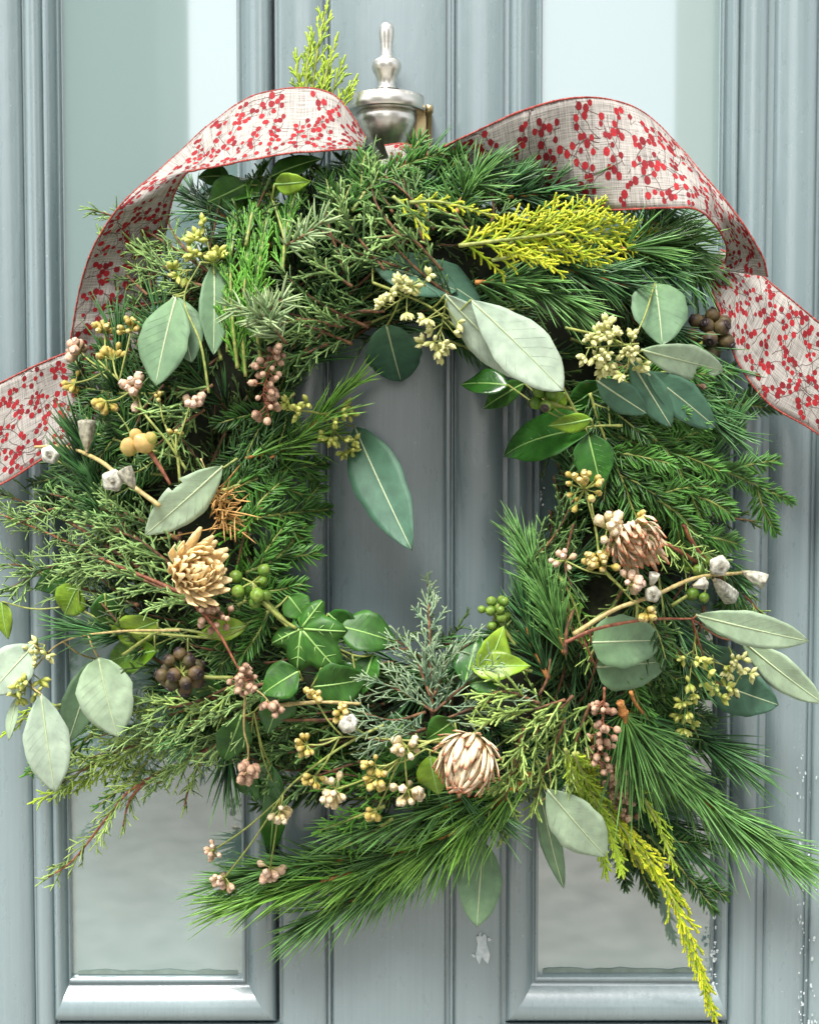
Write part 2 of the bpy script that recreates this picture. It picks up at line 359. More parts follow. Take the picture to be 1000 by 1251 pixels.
# outer stiles: a rounded reed beside each panel, a groove, another reed
for a, b, k in ((36, 60, 0), (-22, 33, 0), (-160, -26, 1), (-420, -166, 1), (896, 932, 0), (940, 992, 0), (996, 1130, 1), (1136, 1400, 1)):
    door_strip('stile', a, b, flat(4, .03) if k else hump(6, -9))
# shallow fillets that close the joints between the boards
for a, c in ((394, 407), (543, 559), (338, 343), (612, 620), (59, 63.5), (31, 38), (-28, -20), (890, 898), (930.5, 941.5), (990, 998)):
    m = MB(); strip(m, wx(a), wx(c), [(0, -6.6), (1, -6.6)], BOT, TOP); build('joint_fillet', m, M['paint'], door, (wx(a), .0033, BOT))
# bottom rail below the mouldings
for a, b in ((60, 340), (616, 895)):
    m = MB(); z1 = zb-.001
    boxm(m, (wx(a)+.0005, -.001, BOT), (wx(b)-.0005, .0115, z1)); build('bottom_rail', m, M['paint'], door, (wx(a), 0, BOT), smooth=False)
# a chip of lost paint on the right board, flakes along the right stile
def blob(cx, cy, rx, ry, n=26, h=6.0, var=.5):
    a = np.arange(n)*2*math.pi/n; r = np.clip(1+.45*np.convolve(rs.randn(n+4), np.ones(3)/3, 'same')[2:n+2], .55, 1.6)
    return [P(cx+rx*k*math.cos(t), cy+ry*k*math.sin(t), h) for k, t in zip(r, a)]
def chip(mbx, *a, **k):
    v = blob(*a, **k); n = len(v); c = np.mean(v, 0); mbx.add([c]+list(v), [[0, i+1, (i+1) % n+1] for i in range(n)])
m = MB(); chip(m, 588, 1160, 6.5, 17, h=5.6); chip(m, 586, 1147, 3.5, 7, h=5.9); chip(m, 597, 1148, 2, 2.5); chip(m, 578, 1168, 2, 2)
build('paint_chip', m, M['bare'], door, label='white chip of lost paint below the hanging eucalyptus leaf')
m = MB()
for i in range(80):
    y = 1251-330*rnd()**1.5; x = 979+2.2*rs.randn() if i % 3 else 993+3*rs.randn(); chip(m, x, y, rnd(.4, 1.5), rnd(.5, 2.6), n=9, h=8.0-abs(x-966)*.06+rnd(0,.5))
for i in range(30): chip(m, rnd(868, 876), rnd(1090, 1215), rnd(.5, 1.8), rnd(.6, 2.6), n=8, h=6.8)
build('paint_flakes', m, M['bare'], door, kind='stuff')

# knocker
kn = MB(); kx, kz = P(472, 140, 45)[0], None
def kp(y): return P(472, y, 38)
prof = [(30, .5), (31, 5), (34, 8), (40, 9.3), (46, 9), (54, 7.8), (62, 7.4), (70, 8), (73, 10), (75, 15), (78, 17.5), (83, 18), (88, 16.5), (94, 13), (101, 10.5), (107, 11), (110, 13), (112, 22)]
base = kp(112); kscale = S*(DC-38*S)/DC
knk = link('knocker', None, door, P(472, 165, 0), label='brushed nickel urn knocker with a turned finial')
g = MB(); lathe(g, base, (0, 0, 1), [((112-y)*kscale, r*kscale) for y, r in prof], 28); build('finial', g, M['nickel'], knk, base)
g = MB(); lathe(g, base, (0, 0, 1), [((112-y)*kscale, r*kscale) for y, r in [(111, 11), (113, 20), (116, 33), (118.6, 43), (119.5, 45.5), (135.5, 45.5), (136.5, 44.5), (137, 40), (138, 33)]], 40); build('cap', g, M['nickel'], knk, base)
g = MB(); lathe(g, base, (0, 0, 1), [((112-y)*kscale, r*kscale) for y, r in [(137, 34), (139, 37), (150, 36.5), (160, 33), (172, 26), (185, 14), (200, 9), (215, 8)]], 32); build('urn_body', g, M['nickel'], knk, base)
g = MB(); a = P(524, 128, 34); lathe(g, a, (0, 0, -1), [(0, 1*S), (.5*S, 4*S), (3*S, 5*S), (9*S, 5*S), (10*S, 3.6*S), (50*S, 3.4*S)], 12); tube(g, np.array([P(524, 138, 34), P(524, 138, 2)]), 4*S, 8); build('hinge_pin', g, M['brass'], knk, a)
g = MB(); boxm(g, P(505, 150, 22)+np.array([0, -.002, -.02]), P(524, 138, 8)); build('backplate', g, M['brass'], knk, smooth=False)

# the wall the door stands in and the ground before it
wallo = link('house_wall', None, None, (0, .03, -1.15), kind='structure')
for nm, a, b in (('wall_side', (-3, -.02, BOT), (wx(-420)-.002, .08, 2.2)), ('wall_side', (wx(1400)+.002, -.02, BOT), (3, .08, 2.2)), ('wall_head', (wx(-420)-.001, -.02, TOP+.002), (wx(1400)+.001, .08, 2.2))):
    m = MB(); boxm(m, a, b); build(nm, m, M['wall'], wallo, a, smooth=False)
m = MB(); m.add([(-60, -120, BOT-.002), (60, -120, BOT-.002), (60, .08, BOT-.002), (-60, .08, BOT-.002)], [[0, 1, 2, 3]]); build('pavement', m, M['paving'], None, (0, 0, BOT-.002), kind='structure')
# the street opposite, which the gloss of the door mirrors: two pale fronts with the open sky between them
for x0, x1, hgt in ((-9, -1.62, 5.2), (1.95, 9, 5.2)):
    m = MB(); boxm(m, (x0, -9.5, BOT), (x1, -8.2, hgt)); boxm(m, (x0-.06, -9.6, hgt), (x1+.06, -8.1, hgt+.25)); build('street_front', m, M['wall'], None, (x0, -8.2, BOT), smooth=False, kind='structure')
m = MB(); boxm(m, (-1.6, -9.0, BOT), (1.93, -8.4, -.45)); build('street_wall', m, M['paving'], None, (-1.6, -8.4, BOT), smooth=False, kind='structure')

# ------------------------------------------------------------ the wreath
wreath = link('wreath', None, None, P(495, 600, 0), cat='wreath', label='round mixed evergreen wreath with eucalyptus, berries and dried flowers hanging on the door')
# bound moss ring that carries everything
m = MB(); nu, nv = 96, 16; V = []
for i in range(nu):
    a = 2*math.pi*i/nu
    c = P(495+268*math.cos(a), 600+288*math.sin(a), 58); rad = unit(c-P(495, 600, 58))
    for j in range(nv):
        b = 2*math.pi*j/nv; k = 1+.08*math.sin(7*a+3*b)+.05*rs.randn()
        V.append(c+(rad*math.cos(b)*74+np.array([0, -1, 0])*math.sin(b)*44)*S*k)
F = [[i*nv+j, ((i+1) % nu)*nv+j, ((i+1) % nu)*nv+(j+1) % nv, i*nv+(j+1) % nv] for i in range(nu) for j in range(nv)]
m.add(V, F, rs.rand(len(V))); build('moss_ring', m, M['moss'], wreath, P(495, 600, 58))

def stem(p, r0, r1, mat, name, label=None, bump=.08):
    mb = MB(); n = len(p); tube(mb, p, np.linspace(r0, r1, n)*S, 6, rs.rand(n).repeat(6), bump=bump)
    return build(name, mb, M[mat], wreath, p[0], label=label)
def sub(parent, name, mb, mat, kind='stuff', **k): return build(name, mb, [M[x] for x in mat] if isinstance(mat, (list, tuple)) else M[mat], parent, _org[parent.name], kind=kind, **k)
def at(p, q, s):
    i = np.clip(s, 0, .9999)*(len(p)-1); k = i.astype(int); f = (i-k)[:, None]; k1 = np.minimum(k+1, len(p)-1); return [x[k]*(1-f)+x[k1]*f for x in q]
def plen(p): return np.linalg.norm(np.diff(p, axis=0), axis=1).sum()/S

def pine_mb(p, L=60, dens=1.6, a0=22, a1=52, W=1.2, droop=.12, s0=0., face=.35):
    mb = MB(); T, N, B = frames(p); m_ = max(6, int(plen(p)*dens*.36)); n = m_*2; fs = s0+(1-s0)*rs.rand(m_)
    fs = np.clip(fs+.02*np.sin(fs*plen(p)/9.), 0, 1); s = np.repeat(fs, 2); c, t, nn, b = at(p, (p, T, N, B), s)
    ph = np.repeat(rs.rand(m_)*2*math.pi, 2)+.16*rs.randn(n); rad = unit(nn*(np.cos(ph)+face)[:, None]+b*np.sin(ph)[:, None])
    a = np.radians(np.repeat(a0+(a1-a0)*rs.rand(m_), 2)+5*rs.randn(n))*(1-.55*s**5)
    D = t*np.cos(a)[:, None]+rad*np.sin(a)[:, None]
    bend = t*.12+np.array([0, 0, -1])*np.repeat(droop*rs.rand(m_), 2)[:, None]+.09*rs.randn(n, 3)
    var = np.clip(np.repeat(rs.rand(m_)**1.3, 2)+.12*rs.randn(n), 0, 1)
    strands(mb, c, D, L*S*(.68+.45*rs.rand(n)), W*S*(.8+.4*rs.rand(n)), bend, 4, 3, [.8, 1, .95, .8, .1], var)
    return mb
def yew_mb(p, L=23, gap=2.6, a0=55, W=1.5, up=.3, taper=.5, rank=.38):
    mb = MB(); T, N, B = frames(p); n = int(plen(p)/gap)*2; s = np.repeat((np.arange(n//2)+.5)/(n//2), 2)+.004*rs.randn(n)
    sg = np.tile([1, -1], n//2); c, t, nn, b = at(p, (p, T, N, B), np.clip(s, 0, 1))
    el = up+rank*rs.randn(n); rad = b*(sg*np.cos(el))[:, None]+nn*np.sin(el)[:, None]
    a = np.radians(a0+9*rs.randn(n))*(1-.5*np.clip(s, 0, 1)**6)
    D = unit(t*np.cos(a)[:, None]+rad*np.sin(a)[:, None]+.1*rs.randn(n, 3))
    ll = L*S*(1-taper*np.clip(s, 0, 1)**4)*(.6+.4*np.minimum(1, s*8))*(.8+.3*rs.rand(n))
    strands(mb, c, D, ll, W*S, t*.18-nn*.06+.05*rs.randn(n, 3), 3, 4, [.5, 1, .9, .12], rs.rand(n), Nr=nn, flat=.35)
    return mb
def whorl_mb(p, L=26, n=50, W=1.4):
    mb = MB(); T, N, B = frames(p); s = rs.rand(n); c, t, nn, b = at(p, (p, T, N, B), s); ph = rs.rand(n)*2*math.pi
    rad = nn*np.cos(ph)[:, None]+b*np.sin(ph)[:, None]; a = np.radians(70+15*rs.randn(n))*(1-.5*s**4)
    strands(mb, c, t*np.cos(a)[:, None]+rad*np.sin(a)[:, None], L*S*(.7+.4*rs.rand(n)), W*S, t*.15+.05*rs.randn(n, 3), 3, 4, [.6, 1, .95, .2], rs.rand(n), Nr=nn, flat=.45)
    return mb
def spray_mb(p, side=42, gap=8, ang=38, sgap=6, slen=14, W=1.5, planar=1., beads=4, prof='leaf', curl=.1, taper=.45, hint=(0, -1, 0)):
    """scale-leaved frond: side branches along the axis, short branchlets along those, all jointed like scales"""
    mb = MB(); T, N, B = frames(p, hint); L = plen(p); n = max(4, int(L/gap)); segs = beads*2
    pr = np.array([(1. if i % 2 else .66)*(1-.35*i/segs) for i in range(segs)]+[.15]); pr[0] = .8
    sb, sd, sl, sbend, sn = [], [], [], [], []
    for i in range(n):
        s = (i+.3*rs.rand()+.2)/n; c, t, nn, b = [x[0] for x in at(p, (p, T, N, B), np.array([s]))]
        env = {'leaf': (min(1, .45+s*1.6))*(1-s)**.55, 'even': (1-s**3)**.5*.9, 'cone': (1-s)*.9+.12}[prof]
        ln = side*env*rnd(.75, 1.2)+4
        roll = rs.randn()*.22 if planar > .5 else rnd(0, 2*math.pi)
        sg = 1 if i % 2 else -1; rad = b*sg*math.cos(roll)+nn*math.sin(roll); a = R(ang+7*rs.randn())*(1-.35*s)
        d = t*math.cos(a)+rad*math.sin(a); bd = t*curl*rnd(.4, 1.6)+.06*rs.randn(3)+np.array([0, 0, -.05])
        sb.append(c); sd.append(d); sl.append(ln*S); sbend.append(bd); sn.append(nn)
    sb, sd, sl, sbend, sn = map(np.array, (sb, sd, sl, sbend, sn)); sv = rs.rand(len(sb))
    strands(mb, sb, sd, sl, W*S*.9, sbend, segs, 4, pr, sv*.8, Nr=sn, flat=.7)
    tb, td, tl, tv, tn = [], [], [], [], []
    for i in range(len(sb)):
        k = int(sl[i]/S/sgap)
        for j in range(1, k+1):
            u = (j-.3)/(k+.6); c = sb[i]+sl[i]*(sd[i]*u+sbend[i]*u*u); t = unit(sd[i]+2*sbend[i]*u); b = np.cross(t, sn[i]); sg = 1 if (j+i) % 2 else -1
            roll = rs.randn()*(.25 if planar > .5 else .9); a = R(ang+8*rs.randn()); rad = b*sg*math.cos(roll)+sn[i]*math.sin(roll)
            tb.append(c); td.append(t*math.cos(a)+rad*math.sin(a)); tl.append(slen*S*(1-taper*u)*rnd(.6, 1.25)); tv.append(np.clip(sv[i]+.3*rs.randn(), 0, 1)); tn.append(sn[i])
    if tb:
        tb, td, tl, tv, tn = map(np.array, (tb, td, tl, tv, tn))
        strands(mb, tb, td, tl, W*S*.85, .12*rs.randn(len(tb), 3)+td*0, segs, 4, pr, tv, Nr=tn, flat=.75)
    # growing tip
    strands(mb, p[-1:], T[-1:], slen*S, W*S, np.zeros((1, 3)), segs, 4, pr, .8, Nr=N[-1:])
    return mb

def pine(pts, off=0, L=60, mat='pine', label=None, r=3.2, bark='bark_tan', dens=1.6, **k):
    p = path(pts, off); o = stem(p, r, r*.5, bark, 'pine_sprig', label, .2); sub(o, 'needles', pine_mb(p, L, dens, **k), mat); return o
def yew(pts, off=0, L=23, mat='yew', label=None, name='yew_sprig', side=0, ln=60, **k):
    p = path(pts, off); o = stem(p, 2.2, 1., 'bark_green', name, label); mb = yew_mb(p, L, **k); sub(o, 'needles', mb, mat)
    T, N, B = frames(p)
    for i in range(side):
        s = (i+.6)/(side+.8); q = int(s*(len(p)-1)); sg = 1 if i % 2 else -1; a = R(rnd(35, 55)); d = T[q]*math.cos(a)+B[q]*sg*math.sin(a)+N[q]*rnd(-.15, .25)
        pp = smooth([p[q], p[q]+d*ln*S*.5*(1-.5*s)+T[q]*2*S, p[q]+(d+T[q]*.3)*ln*S*(1-.5*s)], 4*S)
        st = MB(); tube(st, pp, np.linspace(1.6, .7, len(pp))*S, 5, .5); sub(o, 'side_twig', st, 'bark_green', kind=None)
        sub(o, 'needles', yew_mb(pp, L*.85, **k), mat)
    return o
def spray(pts, off=0, mat='gold', name='cypress_sprig', bark='bark_green', r=2.2, label=None, step=4, **k):
    p = path(pts, off, step); o = stem(p, r, .9, bark, name, label); sub(o, 'foliage', spray_mb(p, **k), mat); return o
def juni(pts, off=0, mat='juni', bark='bark', label=None, r=2.6, **k):
    d = dict(side=52, gap=11, ang=42, sgap=8, slen=15, W=1.35, planar=0, beads=3, prof='even', taper=.3); d.update(k)
    return spray(pts, off, mat, 'juniper_sprig', bark, r, label, **d)

# broad leaves ------------------------------------------------
def leaf_mb(pb, pt, width, roll=0., fold=.12, curl=.06, shape=(1., .8), wave=.04, vein=1., nu=16, nv=9, bite=None, sweep=0.):
    """blade from stalk end to tip, midrib and side veins standing proud"""
    mb = MB(); pb, pt = np.asarray(pb), np.asarray(pt); ax = pt-pb; L = np.linalg.norm(ax); ax = ax/L
    n0 = unit(np.array([0, -1., 0])-ax*np.dot(ax, (0, -1., 0))); sd = np.cross(ax, n0); cr, sr = math.cos(roll), math.sin(roll)
    nr = n0*cr+sd*sr; sd = np.cross(ax, nr); W = width*S/2; ph = rnd(0, 6)
    def wid(u): return W*max(0., math.sin(math.pi*min(1, max(0, u))**shape[0]))**shape[1]
    def pos(u, v):
        w_ = wid(u); z = fold*abs(v)*w_-curl*L*4*(u-.35)**2*.5+wave*W*math.sin(9*u+ph)*v*v
        return pb+ax*(L*u)+sd*(v*w_*(1+.025*math.sin(17*u+ph*2+v*3)+.02*math.sin(31*u+ph))+sweep*L*math.sin(math.pi*u))+nr*z
    us = np.linspace(0, 1, nu+1); vs = np.linspace(-1, 1, nv); V = [pos(u, v) for u in us for v in vs]
    F = []
    for i in range(nu):
        for j in range(nv-1):
            if bite and abs((i+.5)/nu-bite[0]) < bite[2]*(1 if vs[j]*bite[1] > .45 else 2) and (vs[j]+vs[j+1])/2*bite[1] > .7: continue
            F.append([i*nv+j, i*nv+j+1, (i+1)*nv+j+1, (i+1)*nv+j])
    mb.add(V, F, np.clip(.5+.15*rs.randn()+np.repeat(.12*rs.randn(nu+1), nv), 0, 1), np.repeat(us, nv), np.tile(vs, nu+1))
    if vein:
        h = nr*.25*S
        tube(mb, np.array([pos(u, 0)+h for u in np.linspace(0, .985, 14)]), np.linspace(1.25, .3, 14)*S*vein, 4, mat=1, cap=False)
        for k in range(1, 8):
            for sg in (-1, 1):
                u0 = .06+.78*k/8+.015*sg
                mb_t = 1; q = np.array([pos(u0+.16*f+.02*f*f, sg*f*.86)+h*.25 for f in (0, .3, .6, 1.)])
                tube(mb, q, np.linspace(.24, .14, 4)*S*vein, 3, .75, mat=0, cap=False)
    return mb
def stalk(mb, a, b, r=1.1, sag=.1):
    a, b = np.asarray(a), np.asarray(b); m_ = (a+b)/2+np.array([0, -1, -.6])*np.linalg.norm(b-a)*sag; p = smooth([a, m_, b], 5*S); tube(mb, p, r*S, 5, .5)
def PX(q, off=0): return P(q[0], q[1], q[2] if len(q) > 2 else H(q[0], q[1])+off)
def leafpart(parent, pb, pt, width, mat='euc_pale', label=None, name='leaf', vmat='vein', **k):
    return build(name, leaf_mb(pb, pt, width, **k), [M[mat], M[vmat]], parent, pb, solid=.0003, label=label)
def euc(stempts, leaves, off=30, mat='bark_green', r=1.6, label=None, seeds=()):
    p = path(stempts, off); o = stem(p, r, r*.5, mat, 'eucalyptus_sprig', label, .05)
    sm = MB()
    for lf in leaves:
        pb, pt, wd, mt = lf[:4]; kw = dict(lf[4]) if len(lf) > 4 else {}; h = kw.pop('h', off); h2 = kw.pop('h2', h)
        a = PX(pb, h); b = PX(pt, h2); j = np.argmin(np.linalg.norm(p-a, axis=1)); stalk(sm, p[j], a, 1.1)
        leafpart(o, a, b, wd, mt, **kw)
    if sm.n: sub(o, 'leaf_stalks', sm, mat)
    for sd in seeds: seedhead(o, *sd)
    return o
SEED = [(0, .7), (2.2, 1.1), (4.5, 2.2), (7, 2.9), (9.5, 2.7), (11, 1.4), (12.8, .3)]
def seedhead(parent, a, b, n=9, per=5, spread=20, mat='seed', off=45, size=1., stalkmat='bark_green'):
    """branched head of little club-shaped seeds along a stalk from a to b"""
    p = path([a, b], off); st, se = MB(), MB(); tube(st, p, np.linspace(1.2, .7, len(p))*S, 5, .5); T, N, B = frames(p)
    for i in range(n):
        s = .12+.88*(i+rnd())/n; q = int(s*(len(p)-1)); ph = rnd(-2., 2.) ; d = unit(N[q]*math.cos(ph)+B[q]*math.sin(ph)+T[q]*rnd(.1, .8))
        ln = spread*S*rnd(.5, 1.1)*(1-.35*s); e = p[q]+d*ln+np.array([0, 0, -2*S]); tube(st, np.array([p[q], (p[q]+e)/2+d*S, e]), np.array([.8, .7, .7])*S, 4, .6, cap=False)
        for k in range(per):
            dd = unit(d+.85*rs.randn(3)+np.array([0, -.35, 0])); z = size*rnd(.8, 1.1); lathe(se, e, dd, [(x*S*z, r_*S*z) for x, r_ in SEED], 6, rs.rand())
    o = build('seed_cluster', st, M[stalkmat], parent, p[0]); o2 = o
    se.f and (st, 0)
    return build('seeds', se, M[mat], parent, p[0], kind='stuff')
def bunch(parent, c, r, n=9, br=4.5, mat='bud', off=50, frm=None, cap=None, face=.6, stretch=1., up=(0, 0, 1), each=True, name='bud'):
    """stalked round buds or berries radiating from a point"""
    c0 = PX(c, off); st = MB(); bd = MB()
    for i in range(n):
        d = unit(rs.randn(3)+np.array([0, -face*2, 0])+np.asarray(up)*.5); e = c0+d*r*S*rnd(.65, 1.1)*np.array([1, .8, stretch])
        tube(st, np.array([c0, (c0+e)/2+rs.randn(3)*S, e]), .9*S, 4, .5, cap=False); z = br*S*rnd(.75, 1.15)
        ball(bd, e+d*z*.6, z, 8, 6, rs.rand(), 0, d, rnd(1., 1.25))
        if cap: lathe(bd, e+d*z*1.3, d, [(0, z*.75), (z*.28, z*.62), (z*.3, z*.45), (z*.22, z*.1)], 8, .4, 1)
    if frm is not None:
        stalk(st, PX(frm, off-15), c0, 1.3, .06)
    ms = [M[mat]]+([M[cap]] if cap else [])
    o = build(name+'_stalks', st, M['bark_green'], parent, c0); build(name+'s', bd, ms, parent, c0, kind='stuff')

# --- understorey: shared short sprigs packed round the ring, shade painted into their dark colours
def local(pts): return smooth(np.array(pts, float)*S, 4*S)
variants = []
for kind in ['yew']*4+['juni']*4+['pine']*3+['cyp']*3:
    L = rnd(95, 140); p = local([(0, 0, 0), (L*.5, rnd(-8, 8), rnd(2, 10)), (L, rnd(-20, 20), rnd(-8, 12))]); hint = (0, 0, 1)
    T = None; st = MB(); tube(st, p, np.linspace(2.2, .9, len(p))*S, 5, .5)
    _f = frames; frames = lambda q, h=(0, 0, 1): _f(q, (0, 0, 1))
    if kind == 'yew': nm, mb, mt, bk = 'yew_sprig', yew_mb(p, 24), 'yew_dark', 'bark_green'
    elif kind == 'juni': nm, mb, mt, bk = 'juniper_sprig', spray_mb(p, 44, 10, 44, 8, 14, 1.85, 0, 3, 'even'), 'juni_shaded', 'bark'
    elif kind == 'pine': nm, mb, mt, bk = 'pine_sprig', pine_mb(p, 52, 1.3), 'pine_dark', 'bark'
    else: nm, mb, mt, bk = 'cypress_sprig', spray_mb(p, 40, 8, 36, 6, 13, 1.9), 'juni_shaded', 'bark_green'
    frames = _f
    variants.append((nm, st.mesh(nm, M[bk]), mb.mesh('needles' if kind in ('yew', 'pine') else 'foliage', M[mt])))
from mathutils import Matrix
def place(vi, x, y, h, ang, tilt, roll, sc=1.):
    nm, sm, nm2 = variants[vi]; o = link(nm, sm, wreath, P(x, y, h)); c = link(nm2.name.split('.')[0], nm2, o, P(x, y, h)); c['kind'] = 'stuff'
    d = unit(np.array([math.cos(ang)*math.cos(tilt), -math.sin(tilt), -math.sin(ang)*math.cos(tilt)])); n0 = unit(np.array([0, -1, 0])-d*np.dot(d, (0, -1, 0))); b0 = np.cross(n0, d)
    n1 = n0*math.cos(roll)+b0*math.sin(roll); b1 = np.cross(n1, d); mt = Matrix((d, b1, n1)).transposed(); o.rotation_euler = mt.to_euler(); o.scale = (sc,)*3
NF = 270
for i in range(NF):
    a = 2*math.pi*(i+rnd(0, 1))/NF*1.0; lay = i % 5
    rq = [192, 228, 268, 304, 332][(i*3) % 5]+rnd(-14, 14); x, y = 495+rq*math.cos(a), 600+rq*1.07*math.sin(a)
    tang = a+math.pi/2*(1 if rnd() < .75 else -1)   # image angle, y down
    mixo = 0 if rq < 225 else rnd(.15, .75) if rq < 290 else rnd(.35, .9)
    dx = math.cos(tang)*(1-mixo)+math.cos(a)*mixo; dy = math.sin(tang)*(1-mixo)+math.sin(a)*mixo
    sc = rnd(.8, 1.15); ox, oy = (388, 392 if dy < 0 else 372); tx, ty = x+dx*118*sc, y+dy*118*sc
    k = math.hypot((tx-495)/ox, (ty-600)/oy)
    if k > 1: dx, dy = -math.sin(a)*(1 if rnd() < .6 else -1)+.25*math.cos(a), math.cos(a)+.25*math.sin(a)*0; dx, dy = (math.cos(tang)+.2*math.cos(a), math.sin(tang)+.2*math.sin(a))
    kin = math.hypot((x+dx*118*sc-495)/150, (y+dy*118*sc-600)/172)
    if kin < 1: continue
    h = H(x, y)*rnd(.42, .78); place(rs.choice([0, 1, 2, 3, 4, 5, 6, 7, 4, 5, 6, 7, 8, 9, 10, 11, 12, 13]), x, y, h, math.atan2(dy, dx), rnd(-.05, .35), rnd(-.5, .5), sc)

# --- the sprigs one can pick out, each traced at its own height over the door
G = dict(name='cypress_sprig')
# pine
pine([(650, 945), (600, 985), (540, 1025), (470, 1055), (400, 1075), (300, 1100)], 30, 66, 'pine_bright', 'big pine branch sweeping down to the lower left', 4.4, dens=2.3, a0=16, a1=44, face=-.1)
pine([(610, 985), (550, 1030), (480, 1075), (420, 1105), (385, 1125)], 10, 66, 'pine', None, 3.4, dens=2.2, a0=18, a1=45)
pine([(500, 1040), (420, 1050), (330, 1065), (285, 1075)], 20, 62, 'pine', None, 3, dens=2.2, a0=16, a1=42)
pine([(630, 950), (570, 975), (500, 1000), (440, 1010)], 5, 60, 'pine', None, 3, dens=2., a0=18, a1=45)
pine([(757, 858), (768, 890), (792, 937)], 45, 92, 'pine', 'long-needled pine branch pointing to the lower right', 5, dens=3., a0=12, a1=52, s0=.1, face=0)
pine([(765, 880), (820, 940), (870, 985), (920, 1020), (950, 1040)], 30, 78, 'pine', None, 4, dens=2.7, a0=12, a1=40, face=0)
pine([(770, 870), (830, 890), (885, 920)], 15, 70, 'pine_dark', None, 3, dens=2.4, a0=14, a1=40)
pine([(720, 900), (760, 960), (800, 1000), (840, 1030)], -5, 66, 'pine_dark', None, 3, dens=1.8)
pine([(620, 240), (700, 232), (770, 232), (815, 255)], 10, 52, 'pine_dark', 'dark pine fan behind the golden cypress', 3, dens=2.6, a0=30, a1=75)
pine([(760, 305), (800, 300), (840, 305)], 38, 62, 'pine', 'pine tuft with fanned needles at the upper right', 3, dens=3.4, a0=25, a1=85)
pine([(790, 270), (830, 290), (850, 330)], 25, 60, 'pine', None, 3, dens=2.6, a0=25, a1=65)
pine([(580, 345), (640, 345), (700, 372)], 15, 52, 'pine', None, 3, dens=2.6, a0=25, a1=55)
pine([(640, 310), (700, 330), (770, 350)], 18, 50, 'pine_dark', None, 3, dens=2.2)
pine([(556, 262), (570, 232), (582, 218)], 36, 44, 'pine', 'short pine tuft at the top beside the ribbon', 3, dens=4, a0=35, a1=100)
pine([(600, 240), (640, 215), (690, 205)], 12, 46, 'pine_dark', None, 2.5, dens=2.2)
pine([(690, 800), (672, 740), (650, 690), (640, 665)], 22, 52, 'pine', 'upright pine sprig at the right edge of the opening', 3, dens=3, a0=14, a1=40)
pine([(670, 830), (650, 790), (640, 740)], 0, 48, 'pine_dark', None, 3, dens=2.2)
pine([(330, 300), (275, 265), (230, 238)], 20, 58, 'pine_dark', 'dark blue-green pine tuft under the left ribbon', 3, dens=1.1, a0=14, a1=40)
pine([(330, 560), (370, 530), (420, 480)], 26, 55, 'pine_bright', 'grassy pine needles at the left edge of the opening', 2, dens=1., a0=10, a1=32, droop=.25)
pine([(300, 560), (350, 545), (400, 530)], 20, 50, 'pine_bright', None, 2, dens=.9, a0=10, a1=36)
pine([(760, 640), (730, 600), (700, 575)], -10, 46, 'pine_dark', None, 2.5, dens=1.6)
pine([(260, 620), (300, 560), (330, 520)], -5, 50, 'pine_dark', None, 2.5, dens=1.8)

# cypress
spray([(384, 150, 60), (382, 110, 62), (388, 60, 60), (398, 12, 55)], 0, 'lime', side=46, gap=9, ang=24, sgap=7, slen=13, W=1.9, prof='leaf', label='bright lime cypress tip standing up above the ribbon')
spray([(400, 160, 58), (404, 120, 62), (418, 78, 60)], 0, 'lime', side=30, gap=8, ang=26, sgap=6, slen=12, W=1.9)
spray([(372, 150, 58), (366, 115, 60), (362, 70, 58)], 0, 'lime', side=22, gap=8, ang=24, sgap=6, slen=12, W=1.9)
spray([(560, 300), (640, 290), (720, 282), (800, 292)], 62, 'gold', side=62, gap=8, ang=34, sgap=4.8, slen=15, W=2.2, prof='even', label='golden yellow cypress frond at the upper right')
spray([(620, 300), (690, 262), (770, 255)], 56, 'gold', side=40, gap=8, ang=34, sgap=4.6, slen=14, W=2.)
spray([(600, 318), (680, 305), (750, 315)], 52, 'gold', side=34, gap=8, ang=36, sgap=4.6, slen=14, W=2.)
spray([(500, 247), (540, 247), (605, 264)], 62, 'gold', side=14, gap=7, ang=30, sgap=5, slen=9, W=2.)
spray([(480, 240), (505, 262), (520, 285)], 50, 'gold', side=16, gap=8, ang=32, sgap=5, slen=9, W=2.)
spray([(790, 285), (825, 278), (850, 290)], 52, 'olive', side=16, gap=8, ang=30, sgap=6, slen=10, W=1.8)
spray([(705, 920), (730, 975), (775, 1030), (815, 1085), (842, 1150), (872, 1240)], 66, 'gold', side=38, gap=6, ang=20, sgap=6, slen=12, W=2.3, prof='even', label='golden cypress tail hanging lowest at the lower right')
spray([(700, 920), (722, 970), (745, 1020), (758, 1062)], 78, 'lime', side=44, gap=5, ang=18, sgap=5, slen=13, W=2.3)
spray([(690, 915), (706, 960), (728, 1005), (740, 1065)], 74, 'lime', side=36, gap=5, ang=18, sgap=5, slen=13, W=2.3)
spray([(775, 960), (800, 1000), (825, 1060)], 62, 'lime', side=30, gap=6, ang=18, sgap=7, slen=13, W=1.7)
spray([(745, 1000), (770, 1040), (800, 1075)], 22, 'gold', side=22, gap=8, ang=20, sgap=6, slen=12, W=2.1)
spray([(290, 450), (284, 390), (282, 320), (290, 250)], 36, 'green', side=34, gap=8, ang=16, sgap=7, slen=17, W=1.9, prof='even', label='bright green cypress hanging in strands at the upper left')
spray([(325, 360), (318, 300), (330, 240), (345, 215)], 30, 'green', side=34, gap=8, ang=18, sgap=7, slen=17, W=1.9, prof='even')
spray([(270, 440), (262, 400), (270, 340)], 28, 'green', side=26, gap=8, ang=20, sgap=7, slen=15, W=1.6)
spray([(310, 330), (300, 270), (300, 225)], 22, 'green', side=30, gap=8, ang=18, sgap=7, slen=17, W=1.9)
